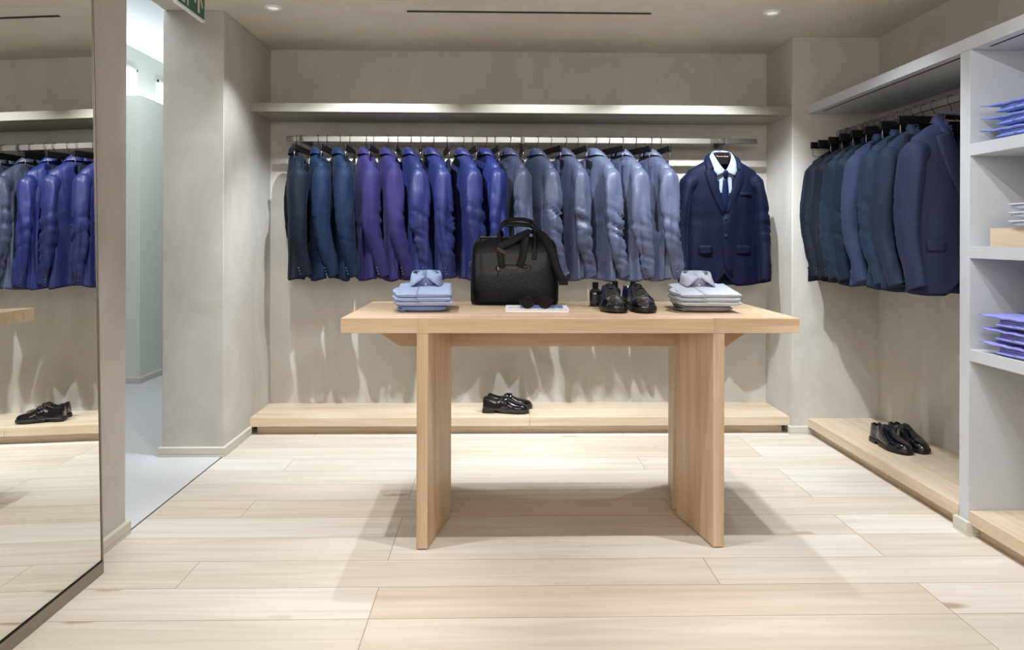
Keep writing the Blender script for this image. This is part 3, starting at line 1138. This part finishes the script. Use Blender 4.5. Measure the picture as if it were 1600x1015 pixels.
rw = ['farthest in the right-hand bay against the corner', 'second from the far end of the right-hand bay', 'third from the far end of the right-hand bay',
      'fourth from the far end, beside the lighter blue-grey one', 'the lightest one in the middle of the right-hand bay',
      'just nearer than the blue-grey one in the right-hand bay', 'behind the nearest one in the right-hand bay',
      'nearest in the right-hand bay, lapel showing beside the post']
RT2 = RZ2 + .0155
for i, (y, f_, w) in enumerate(spec):
    ra = radians([8, 8, 9, 9, 9, 10, 9, 8][i])
    jacket('suit_jacket', (RX2, y, RT2 - DROP + .012), ra, f_(), '%s suit jacket, %s' % (w, rw[i]), 'jackets in the right-hand bay',
           seed=i + 60, tk=.84 if i < 7 else 1.05, wk=.93, fold=.5)
    jacket_hanger((RX2, y, RT2), ra, DROP, 'black hanger under the %s jacket in the right-hand bay, %s from the far end' % (w, ords[i]),
                  'jacket hangers in the right-hand bay', i == 7)
for i, y in enumerate((4.115, 4.02, 3.895, 3.77, 3.65, 3.52, 3.37, 3.22)):
    ra = radians(3)
    c = copy_tree(first)
    c.location = (RX2, y, RT2)
    c.rotation_euler = (0, 0, ra)
    c['label'] = 'black wire-loop trouser hanger in the right-hand bay, %s from the far end' % ords[i]
    c['group'] = 'trouser hangers in the right-hand bay'
    if y < 4.1:
        trousers((RX2, y, RT2 - .157), ra, TRD(), 'dark trousers between jackets in the right-hand bay, %s from the far end' % ords[i],
                 'folded trousers in the right-hand bay', i + 80)

# ---------------------------------------------------------------- shoes
def shoe(name, loc, rz, side, kind, label, group):
    """toe points to local -y; origin under the middle of the shoe; side -1/+1"""
    T = empty(name, loc, rz, label, 'shoe', group)
    L_ = .268 if kind == 'loafer' else .278
    WD = [(0, .020), (.03, .029), (.10, .034), (.30, .033), (.50, .040), (.68, .048), (.82, .044), (.92, .034), (.975, .020), (1, .006)]
    tall = [(0, .066), (.06, .070), (.16, .060), (.28, .050), (.37, .058), (.43, .082), (.49, .074), (.60, .058), (.72, .045), (.85, .038), (.95, .030), (1, .012)]
    if kind == 'oxford':
        tall = [(0, .068), (.06, .072), (.14, .066), (.24, .064), (.32, .078), (.38, .084), (.48, .073), (.60, .058), (.72, .045), (.85, .038), (.95, .030), (1, .012)]
    opn = .40 if kind == 'loafer' else .32
    cx = lambda s: side * .010 * sin(pi * s) * -1
    rings = []
    SS = [0, .01, .03, .06, .10, .15, .20, .25, .30, opn - .03, opn - .005, opn + .012, opn + .05, .5, .56, .62, .68, .74, .8, .85, .9, .94, .97, .99, 1]
    sole_z = lambda s: .022 - .006 * min(1, max(0, (s - .3) / .3))
    for s in SS:
        w, H = interp(WD, s), interp(tall, s)
        z0 = sole_z(s)
        y = L_ / 2 - s * L_
        X = cx(s)
        pts = []
        lean = .30 if s < opn else .45
        if .012 < s < opn:
            for k in range(8):
                a = k / 7
                pts.append((X - w * (1 - lean * a ** 1.6), y, z0 + (H) * a))
            wi = w * (1 - lean) - .003
            inn = [(-wi, z0 + H - .002), (-wi, z0 + H * .6), (-wi * .95, z0 + .01), (-wi * .5, z0 + .006), (0, z0 + .006),
                   (wi * .5, z0 + .006), (wi * .95, z0 + .01), (wi, z0 + H * .6), (wi, z0 + H - .002)]
            pts += [(X + a, y, b) for a, b in inn]
            for k in range(8):
                a = 1 - k / 7
                pts.append((X + w * (1 - lean * a ** 1.6), y, z0 + (H) * a))
        else:
            for k in range(25):
                a = pi * k / 24
                e = .75
                pts.append((X - w * (1 if cos(a) >= 0 else -1) * abs(cos(a)) ** e, y, z0 + H * (sin(a) ** .8 if sin(a) > 0 else 0)))
        rings.append(pts)
    MB().loft(rings, True, True).build('upper', M['shoe'], T, True)
    # sole and heel
    def outline(s, g):
        return interp(WD, s) + g
    SO = [0, .01, .03, .06, .1, .2, .3, .4, .5, .6, .68, .76, .84, .9, .95, .98, 1.0]
    def slab(s0, s1, za, zb, g, nm):
        ss = [s0 + (s1 - s0) * q for q in (0, .02, .06, .12, .2, .3, .4, .5, .6, .7, .8, .88, .94, .98, 1)]
        L1 = [(cx(s) - outline(s, g), L_ / 2 - s * L_ * 1.02 + .003) for s in ss]
        R1 = [(cx(s) + outline(s, g), L_ / 2 - s * L_ * 1.02 + .003) for s in ss]
        MB().prism(L1 + R1[::-1], za, zb).build(nm, M['sole'], T, bevel=.0015)
    slab(0, 1, .0165, .0225, .004, 'welt')
    slab(.36, 1, .006, .0163, .0035, 'sole')
    slab(0, .27, 0, .0163, .003, 'heel')
    m = MB()
    if kind == 'loafer':
        s_ = .50
        pts = []
        w, H = interp(WD, s_) + .001, interp(tall, s_)
        for k in range(17):
            a = pi * k / 16
            pts.append((cx(s_) - w * (1 if cos(a) >= 0 else -1) * abs(cos(a)) ** .75, L_ / 2 - s_ * L_, sole_z(s_) + (H + .002) * sin(a) ** .8))
        MB().ribbon(pts, (0, 1, 0), .022, .003).build('saddle_strap', M['shoe'], T, True)
        pts = []
        for k in range(21):
            a = pi * k / 20
            pts.append((cx(.7) - .030 * cos(a), L_ / 2 - (.56 + .26 * sin(a)) * L_, sole_z(.7) + .046 - .014 * sin(a)))
        MB().tube(pts, .0022, 6).build('apron_seam', M['shoe'], T, True)
    else:
        for q in range(5):
            s_ = .36 + q * .036
            H = interp(tall, s_)
            m.tube([(cx(s_) - .017, L_ / 2 - s_ * L_, sole_z(s_) + H * .955), (cx(s_), L_ / 2 - s_ * L_, sole_z(s_) + H + .0025),
                    (cx(s_) + .017, L_ / 2 - s_ * L_, sole_z(s_) + H * .955)], .0022, 6)
        m.build('laces', M['lace'], T, True)
        s_ = .70
        w, H = interp(WD, s_), interp(tall, s_)
        pts = [(cx(s_) - (w + .0005) * (1 if cos(a) >= 0 else -1) * abs(cos(a)) ** .75, L_ / 2 - s_ * L_, sole_z(s_) + (H + .0005) * sin(a) ** .8)
               for a in [pi * k / 16 for k in range(17)]]
        MB().tube(pts, .0016, 6).build('toe_cap_seam', M['shoe'], T, True)
    if kind == 'tasselled':
        pass
    return T


# loafers on the back platform, toes to the right
for i, (x, y, a) in enumerate(((.065, 4.315, 84), (.090, 4.42, 94))):
    shoe('loafer', (x, y, .098), radians(a), -1 if i == 0 else 1, 'loafer',
         'black polished loafer on the back platform, %s of the pair' % ('nearer the room' if i == 0 else 'nearer the wall'), 'loafers on the back platform')
# derbies on the right platform
for i, (x, y, a) in enumerate(((1.955, 3.585, 6), (2.045, 3.60, 4))):
    shoe('lace_up_shoe', (x, y, .094), radians(a), 1 if i == 0 else -1, 'oxford',
         'black polished lace-up shoe on the right-hand platform, %s of the pair' % ('left' if i == 0 else 'right'), 'lace-up shoes on the right-hand platform')
# shoes on the table, toes to the camera
for i, (x, y, a) in enumerate(((.474, 2.950, 1), (.571, 2.950, 6))):
    shoe('dress_shoe', (x, y, ZT), radians(a), 1 if i == 0 else -1, 'oxford',
         'black dress shoe on the table, toe to the viewer, %s of the pair' % ('left' if i == 0 else 'right'), 'dress shoes on the table')

# bottles behind the shoes
bt = None
for i, (x, y) in enumerate(((px2x(931, 3.12), 3.12), (px2x(962, 3.20), 3.20), (px2x(990, 3.20), 3.20))):
    lab = 'small dark bottle with black cap on the table, %s' % ['left of the black shoes', 'behind the left dress shoe', 'behind the right dress shoe'][i]
    if bt is None:
        bt = empty('perfume_bottle', (x, y, ZT), 0, lab, 'bottle', 'dark bottles behind the dress shoes')
        MB().lathe([(.002, .0), (.023, .0), (.0245, .003), (.0245, .058), (.021, .068), (.012, .076), (.010, .078), (.001, .078)], 28).build('flask', M['glass'], bt, True)
        MB().lathe([(.001, .0783), (.0125, .0783), (.0125, .102), (.001, .103)], 24).build('cap', M['black'], bt, bevel=.001)
        m = MB()
        m.loft([[(.0249 * sin(radians(a)), -.0249 * cos(radians(a)), z) for a in range(-40, 41, 8)] +
                [(.0243 * sin(radians(a)), -.0243 * cos(radians(a)), z) for a in range(40, -41, -8)] for z in (.015, .052)])
        m.build('paper_label', M['bottle_label'], bt)
    else:
        c = copy_tree(bt)
        c.location = (x, y, ZT)
        c['label'] = lab

# ---------------------------------------------------------------- folded shirts
def folded_shirt(name, loc, rz, tilt, w, d, hf, hb, mat, label, group, collar=True, belly=0.0, seed=0, cuffs=-1, flap=0.0, flapmat=None):
    """front (fold) edge at local -y, collar at +y; hf/hb front and back thickness"""
    rnd = random.Random(seed)
    T = empty(name, loc, rz, label, 'shirt', group)
    T.rotation_euler = (tilt, 0, rz)
    of = Vector((seed * 5.3, 0, 0))
    rings = []
    N = 18
    for i in range(N + 1):
        a = -1 + 2 * i / N
        x = a * w / 2
        e = (1 - abs(a) ** 6) ** .35 if abs(a) < 1 else .12
        e = max(e, .15)
        yf = -d / 2 + belly * a * a
        prof = []
        top, bot = [], []
        for k in range(13):
            t_ = k / 12
            y = yf + (d / 2 - yf) * t_
            hh = (hf + (hb - hf) * t_)
            rd = min(1, ((t_ + .02) / .06)) ** .5 if t_ < .04 else 1
            zc = hh / 2
            nn = .0012 * noise.noise(Vector((x * 30, y * 30, 0)) + of)
            top.append(Vector((x, y, zc + hh / 2 * e * rd + nn)))
            bot.append(Vector((x, y, zc - hh / 2 * e * rd)))
        rings.append(top + bot[::-1])
    MB().loft(rings).build('body', mat, T, True)
    # visible layers at the front fold
    if not belly:
        # upper front panel overhanging the fold, split by the placket
        for sx0, sx1, dz in ((-w / 2 - .004, -w * .12, .0), (-w * .115, w / 2 + .004, .0015)):
            m = MB()
            rr = []
            for i in range(9):
                x = sx0 + (sx1 - sx0) * i / 8
                up = [Vector((x, -d / 2 - .005 + d * .9 * k / 8, hf + (hb - hf) * k / 8 * .9 + .0012 + dz + .001 * noise.noise(Vector((x * 40, k, seed))))) for k in range(9)]
                fr = [Vector((x, -d / 2 - .007, hf - .002)), Vector((x, -d / 2 - .005, hf - .0045))]
                rr.append(fr[::-1] + up + [p - Vector((0, 0, .003)) for p in reversed(up[1:])])
            m.loft(rr).build('front_panel', flapmat or mat, T, True)
    if cuffs:
        for q in range(2):
            m = MB()
            rr = []
            for i in range(11):
                t_ = i / 10
                cx_ = cuffs * (w / 2 - .01 + .020 * sin(pi * t_) + q * .003)
                cy = -d / 2 + .02 + t_ * d * .55
                cz = .004 + q * hf * .5
                rr.append([Vector((cx_ + .012 * cos(k * pi / 4) * (1 + .3 * sin(9 * t_ + seed)), cy, max(.001, cz + .0045 * sin(k * pi / 4) + .002 + .002 * sin(7 * t_ + seed)))) for k in range(8)])
            m.loft(rr).build('sleeve', mat, T, True)
    if collar:
        ry = d / 2 - .055
        zt = hb
        # stand
        PATH = [((0, .040, .056), (0, .052, .006)), ((.035, .039, .055), (.042, .051, .006)), ((.056, .034, .053), (.064, .044, .005)),
                ((.060, .016, .050), (.068, .020, .004)), ((.050, -.012, .048), (.066, -.020, .004)), ((.034, -.034, .046), (.064, -.052, .006)),
                ((.016, -.046, .043), (.056, -.084, .004)), ((.006, -.050, .041), (.032, -.070, .018)), ((.002, -.051, .040), (.006, -.055, .033))]
        for sd in (-1, 1):
            rr = []
            for a, b_ in PATH:
                a = Vector((a[0] * sd * .97, (a[1] + ry) if a[1] < 0 else ry + a[1] * .95, a[2] * .97 + zt))
                rr.append([a, a + Vector((0, 0, -.001)), Vector((a.x * .93, ry + (a.y - ry) * .93, zt - .004)), Vector((a.x * .90, ry + (a.y - ry) * .90, zt - .004))])
            MB().loft(rr).build('collar_stand', mat, T, True)
            ring = []
            for a, b_ in PATH:
                a = Vector((a[0] * sd, a[1] + ry, a[2] + zt))
                b_ = Vector((b_[0] * sd, b_[1] + ry, b_[2] + zt))
                mid = (a + b_) / 2 + Vector((b_.x, b_.y - ry, 0)).normalized() * .002 + Vector((0, 0, .003))
                ring.append([a, mid, b_, b_ - Vector((0, 0, .002)), mid - Vector((0, 0, .004)), a - Vector((0, 0, .004))])
            MB().loft(ring).build('collar', mat, T, True)
        o = MB().lathe([(.001, 0), (.0055, 0), (.0055, .0015), (.001, .002)], 10).build('button', M['white'], T, True)
        o.location = (.0, ry - .060, zt + .007)
        o = MB().lathe([(.001, 0), (.005, 0), (.005, .0015), (.001, .002)], 10).build('button', M['white'], T, True)
        o.location = (.0, ry - .105, hf + (hb - hf) * .6 + .0045)
    return T


SB = fab('shirt_light_blue', (178, 194, 234), rough=.7, sheen=0, bump=.05, wrinkle=.35)
SB2 = fab('shirt_blue_under', (146, 164, 214), rough=.7, sheen=0, bump=.05, wrinkle=.35)
SG = fab('shirt_grey_white', (200, 208, 224), rough=.7, sheen=0, bump=.05, wrinkle=.35)
SG2 = fab('shirt_greige', (150, 151, 158), rough=.7, sheen=0, bump=.05, wrinkle=.35)
SV = fab('shirt_violet_blue', (128, 144, 216), rough=.7, sheen=0, bump=.05, wrinkle=.35)
SV2 = fab('shirt_periwinkle', (140, 142, 208), rough=.7, sheen=0, bump=.05, wrinkle=.35)


def shirt_pile(cx_, yf, w, d, mats, word, rz, cuff, group, seed, collar=True):
    names = ['lowest', 'second from the bottom', 'second from the top', 'topmost']
    z = ZT + .001
    folded_shirt('folded_shirt', (cx_, yf + d / 2 + .01, z), rz, 0, w * .86, d * .92, .026, .034, mats[1],
                 '%s folded shirt with rounded hem, %s in the %s stack' % (word[0], names[0], word[1]), group, False, .02, seed, cuff)
    zz, tl = z + .0275, .028
    for q in range(3):
        folded_shirt('folded_shirt', (cx_ + (.002, -.002, .0)[q], yf + d / 2, zz), rz + (.01, -.015, .0)[q], tl, w, d, .0145, .020, mats[0],
                     '%s folded shirt, %s in the %s stack' % (word[0], names[q + 1], word[1]), group, q == 2 and collar, 0, seed + q + 1, cuff)
        zz += .0185 + .0012
        tl += .022


shirt_pile(px2x(660, 2.86), 2.845, .205, .30, (SB, SB2), ('light blue', 'left-hand'), radians(3), -1, 'shirt stack left of the bag', 5)
shirt_pile(px2x(1113, 2.86), 2.835, .225, .30, (SG, SG2), ('pale grey-white', 'right-hand'), radians(-3), -1, 'shirt stack right of the shoes', 25)


def shelf_shirts(z, mat, mat2, n, place, group, seed, yc=2.495, hh=.045):
    rr_ = ['lowest', 'middle', 'topmost']
    u = hh / .046
    for q in range(n):
        t_ = folded_shirt('folded_shirt', (1.962, yc, z + .001 + q * hh), radians(-90) + (.02, -.03, .02)[q % 3], 0, .225, .31, .0085 * u, .010 * u, mat2,
                          '%s folded shirt, %s of the stack on the %s' % (place[0], rr_[q], place[1]), group, False, 0, seed + q, 0)
        for k in range(3):
            m = MB()
            m.box(-.110 + .003 * k, .110 - .002 * k, -.152, .14, (.0095 + k * .0078) * u, (.0166 + k * .0078) * u)
            m.build('fold_layer', mat2, t_, bevel=.003)
        m = MB()
        rr = []
        for i in range(17):
            x = -.180 + .318 * i / 16
            dr = max(0, (-x - .10) / .09)
            zed = (.0335 + .0015 * sin(i * 1.7 + q)) * u + .004 * dr
            yf = -.160 - .018 * dr + .01 * max(0, x) / .15
            e_ = .35 + .65 * min(1, i / 2.5)
            rr.append([Vector((x, yf, zed - .006 * e_)), Vector((x, yf - .004 * e_, zed - .002)), Vector((x, yf, zed + .002 * e_)), Vector((x, -.05, zed + .006 * e_)),
                       Vector((x, .10, zed + .009 * e_)), Vector((x, .13, zed)), Vector((x, -.05, zed - .006 * e_))])
        m.loft(rr).build('yoke_panel', mat, t_, True)
        for sd in (-1, 1):
            top = 1.6 if q == n - 1 else .8
            path = [((0, .0, .022), (0, .03, .012)), ((.03, -.01, .022), (.05, .010, .011)), ((.045, -.045, .018), (.072, -.04, .010)),
                    ((.030, -.085, .012), (.062, -.105, .007)), ((.006, -.10, .010), (.050, -.150, .006)), ((.003, -.104, .009), (.014, -.112, .007))]
            ring = []
            for a, b_ in path:
                a = Vector((a[0] * sd, a[1] + .02, a[2] * top + .032 * u))
                b_ = Vector((b_[0] * sd, b_[1] + .02, b_[2] * .6 + .033 * u))
                mid = (a + b_) / 2 + Vector((0, 0, .003))
                ring.append([a, mid, b_, b_ - Vector((0, 0, .003)), mid - Vector((0, 0, .004)), a - Vector((0, 0, .004))])
            MB().loft(ring).build('collar', mat, t_, True)


shelf_shirts(1.482, SV, SV, 3, ('violet-blue', 'top shirt shelf'), 'shirts on the top shelf at the right edge', 50)
shelf_shirts(.705, SV2, SV2, 3, ('periwinkle', 'bottom shirt shelf'), 'shirts on the bottom shelf at the right edge', 60, hh=.050)
# oak box with pale shirts on the middle shelf
t = empty('display_box', (1.975, 2.375, 1.094), 0, 'small oak box standing on the middle shirt shelf', 'box')
MB().box(-.150, .16, -.30, .30, .0, .068).build('oak_block', M['ploak_y'], t, bevel=.001)
for q in range(3):
    folded_shirt('folded_shirt', (1.96, 2.43, 1.1635 + q * .030), radians(-90), 0, .23, .30, .022, .026, SG,
                 'pale folded shirt on the oak box, %s of three' % ['lowest', 'middle', 'topmost'][q], 'pale shirts on the oak box', q == 2, 0, 70 + q, 0)

# ---------------------------------------------------------------- leather bag
bx, by = px2x(804, 3.20), 3.215
bg = empty('briefcase', (bx, by, ZT), 0, 'black leather holdall with handles and shoulder strap standing on the table', 'bag')
rings = []
prof = [(0, .172, .052), (.004, .183, .060), (.02, .188, .063), (.08, .189, .062), (.16, .187, .056), (.22, .184, .048), (.255, .180, .040),
        (.275, .170, .033), (.287, .155, .026), (.290, .140, .020)]
for z, a, b_ in prof:
    r_ = []
    for k in range(56):
        an = 2 * pi * k / 56
        n_ = 5 if z < .27 else 4
        c_, s_ = cos(an), sin(an)
        x = a * (1 if c_ >= 0 else -1) * abs(c_) ** (2 / n_)
        y = b_ * (1 if s_ >= 0 else -1) * abs(s_) ** (2 / n_)
        d = .004 * noise.noise(Vector((x * 11, y * 11, z * 11))) + .004 * sin(z * 30 + x * 8) * (1 if z < .1 else .3)
        r_.append(Vector((x, y + (d if s_ > 0 else -d), z)))
    rings.append(r_)
MB().loft(rings).build('body', M['leather'], bg, True)
# seam piping along both faces
for sy in (-1, 1):
    pts = []
    for z, a, b_ in prof[1:]:
        pts.append((-a * .985, sy * b_ * .86, z))
    pr2 = [(a * .985, sy * b_ * .86, z) for z, a, b_ in prof[1:]]
    MB().tube(pts + pr2[::-1], .0028, 6).build('piping', M['leather'], bg, True)
MB().tube([(-.150, 0, .2915), (.150, 0, .2915)], .004, 6).build('top_zip', M['zip'], bg, True)
# front zip pocket
def rrect(cx_, cz, w, h, r, n=6):
    pts = []
    for (sx, sz, a0) in ((1, 1, 0), (-1, 1, 90), (-1, -1, 180), (1, -1, 270)):
        for k in range(n + 1):
            a = radians(a0 + 90 * k / n)
            pts.append((cx_ + sx * (w / 2 - r) + r * cos(a), cz + sz * (h / 2 - r) + r * sin(a)))
    return pts
yf = -.0625
pts = [(x, -.0545 - .0, z) for x, z in rrect(-.005, .160, .15, .026, .0125)]
MB().tube(pts, .0022, 6, True).build('pocket_edge', M['leather'], bg, True)
MB().tube([(-.068, -.0565, .160), (.058, -.0565, .160)], .0022, 6).build('zip', M['zip'], bg, True)
MB().box(-.074, -.066, -.060, -.056, .150, .166).build('zip_slider', M['zip'], bg, bevel=.001)
MB().box(-.0735, -.0685, -.061, -.0585, .085, .150).build('zip_pull', M['leather'], bg, bevel=.001)
# handles: two arched straps
for sy, hgt, lean in ((-1, .360, -.01), (1, .372, .03)):
    pts = []
    xs0 = -.062 if sy < 0 else -.055
    for k in range(25):
        t_ = k / 24
        if t_ < .3:
            q = t_ / .3
            p = (xs0 - .004 * q, sy * (.050 - .022 * q), .235 + (hgt - .04 - .235) * q)
        elif t_ > .7:
            q = (1 - t_) / .3
            p = (xs0 + .148 + .004 * q, sy * (.050 - .022 * q), .235 + (hgt - .04 - .235) * q)
        else:
            q = (t_ - .3) / .4
            p = (xs0 - .004 + .156 * (q - .055 * sin(2 * pi * q)), sy * .028 + lean * sin(pi * q), hgt - .04 + .04 * sin(pi * q) ** .6 - (.012 * sin(pi * q) if sy < 0 else 0) * (q > .2))
        pts.append(p)
    MB().ribbon(pts, (0, 1, 0) if False else [Vector((1, 0, 0)).lerp(Vector((0, .75, .66)), min(1, max(0, (6.5 - abs(k - 12)) / 2.5 + .3))) for k in range(25)], .022, .006).build('handle', M['leather'], bg, True)
    for x in (xs0, xs0 + .148):
        MB().box(x - .011, x + .011, sy * .050 - .004, sy * .050 + .004, .195, .243).build('handle_tab', M['leather'], bg, bevel=.002)
# shoulder strap: looped between the handles and falling over the right side
def spline(ctrl, n=8):
    P = [Vector(c) for c in ctrl]
    out = []
    for i in range(len(P) - 1):
        p0, p1, p2, p3 = P[max(0, i - 1)], P[i], P[i + 1], P[min(len(P) - 1, i + 2)]
        for k in range(n):
            t_ = k / n
            out.append(.5 * ((2 * p1) + (-p0 + p2) * t_ + (2 * p0 - 5 * p1 + 4 * p2 - p3) * t_ ** 2 + (-p0 + 3 * p1 - 3 * p2 + p3) * t_ ** 3))
    out.append(P[-1])
    return out
sp = spline([(.02, -.058, .165), (.035, -.062, .215), (.045, -.050, .285), (.06, -.02, .318), (.10, .0, .312), (.135, -.03, .285), (.158, -.062, .235),
             (.180, -.072, .165), (.208, -.070, .098)])
MB().ribbon(sp, [Vector((.95, -.3, .25))] * len(sp), .034, .004).build('shoulder_strap', M['webbing'], bg, True)
sp = spline([(-.055, -.062, .165), (-.062, -.066, .225), (-.058, -.064, .252), (-.02, -.062, .272), (.025, -.055, .300), (.07, -.02, .322)])
MB().ribbon(sp, [Vector((.9, -.1, -.5 + .4 * (i / len(sp)))) for i in range(len(sp))], .030, .004).build('shoulder_strap', M['webbing'], bg, True)
MB().box(.190, .228, -.078, -.066, .088, .112).build('strap_pad_end', M['leather'], bg, bevel=.002)
MB().tube([(-.078, -.070, .240), (-.040, -.070, .222), (-.036, -.070, .228), (-.074, -.070, .246)], .002, 6, True).build('strap_buckle', M['zip'], bg, True)
for sx in (-1, 1):
    MB().tube([(sx * (.186 + .010 * cos(a)), .0, .195 + (.035 if sx > 0 else -.02) + .012 * sin(a)) for a in [2 * pi * k / 14 for k in range(14)]], .0022, 6, True) \
        .build('side_ring', M['zip'], bg, True)
    MB().box(min(sx * .183, sx * .190), max(sx * .183, sx * .190), -.01, .01, .15 + (.035 if sx > 0 else -.02), .185 + (.035 if sx > 0 else -.02)).build('side_tab', M['leather'], bg, bevel=.001)

# ---------------------------------------------------------------- magazine and sunglasses
mg = empty('magazine', (px2x(839, 2.93), 2.925, ZT), radians(-2), 'white magazine with blue cover picture lying in front of the black bag', 'magazine')
MB().box(-.123, .123, -.092, .092, .001, .013).build('pages', M['white'], mg, bevel=.001)
MB().box(-.124, .124, -.093, .093, .0131, .0139).build('cover', M['white'], mg)
mb, nt, b = newmat('cover_picture')
tc = node(nt, 'ShaderNodeTexCoord')
nz = node(nt, 'ShaderNodeTexNoise')
nz.inputs['Scale'].default_value = 22
nz.inputs['Distortion'].default_value = 1.5
rp = node(nt, 'ShaderNodeValToRGB')
rp.color_ramp.elements[0].position = .35
rp.color_ramp.elements[0].color = srgb(28, 48, 120)
rp.color_ramp.elements[1].position = .65
rp.color_ramp.elements[1].color = srgb(150, 178, 230)
nt.links.new(tc.outputs['Object'], nz.inputs['Vector'])
nt.links.new(nz.outputs['Fac'], rp.inputs['Fac'])
nt.links.new(rp.outputs['Color'], b.inputs['Base Color'])
b.inputs['Roughness'].default_value = .35
MB().box(-.066, .105, -.045, .088, .014, .0143).build('cover_picture', mb, mg)
ink = plain('blue_ink', srgb(110, 140, 200), .5)
m = MB()
for (x, y, w, h) in ((-.112, -.03, .034, .022), (-.108, -.066, .02, .006), (-.02, -.07, .05, .006), (.088, -.07, .024, .009)):
    k = 0
    while k < w:
        m.box(x + k, x + k + .0035, y, y + h, .014, .0142)
        k += .0055
m.build('cover_print', ink, mg)

sg = empty('sunglasses', (px2x(838, 2.90), 2.885, ZT + .0145), radians(-3), 'dark round sunglasses standing on the magazine', 'sunglasses')
for s in (-1, 1):
    ctr = Vector((s * .034, -.03, .0235))
    ring = [ctr + Vector((.0245 * cos(a), 0, .0215 * sin(a))) for a in [2 * pi * k / 28 for k in range(28)]]
    MB().tube(ring, .0022, 6, True).build('rim', M['black'], sg, True)
    MB().loft([[ctr + Vector((.0225 * cos(a), y, .0195 * sin(a))) for a in [2 * pi * k / 28 for k in range(28)]] for y in (-.0008, .0008)]).build('lens', M['lens'], sg)
    MB().tube([(s * .058, -.029, .034), (s * .066, -.025, .034), (s * .067, .0, .032), (s * .066, .06, .026), (s * .064, .10, .010), (s * .063, .108, .003)],
              .0021, 6).build('temple', M['black'], sg, True)
MB().tube([(-.0105, -.03, .030), (-.004, -.033, .034), (.004, -.033, .034), (.0105, -.03, .030)], .002, 6).build('bridge', M['black'], sg, True)
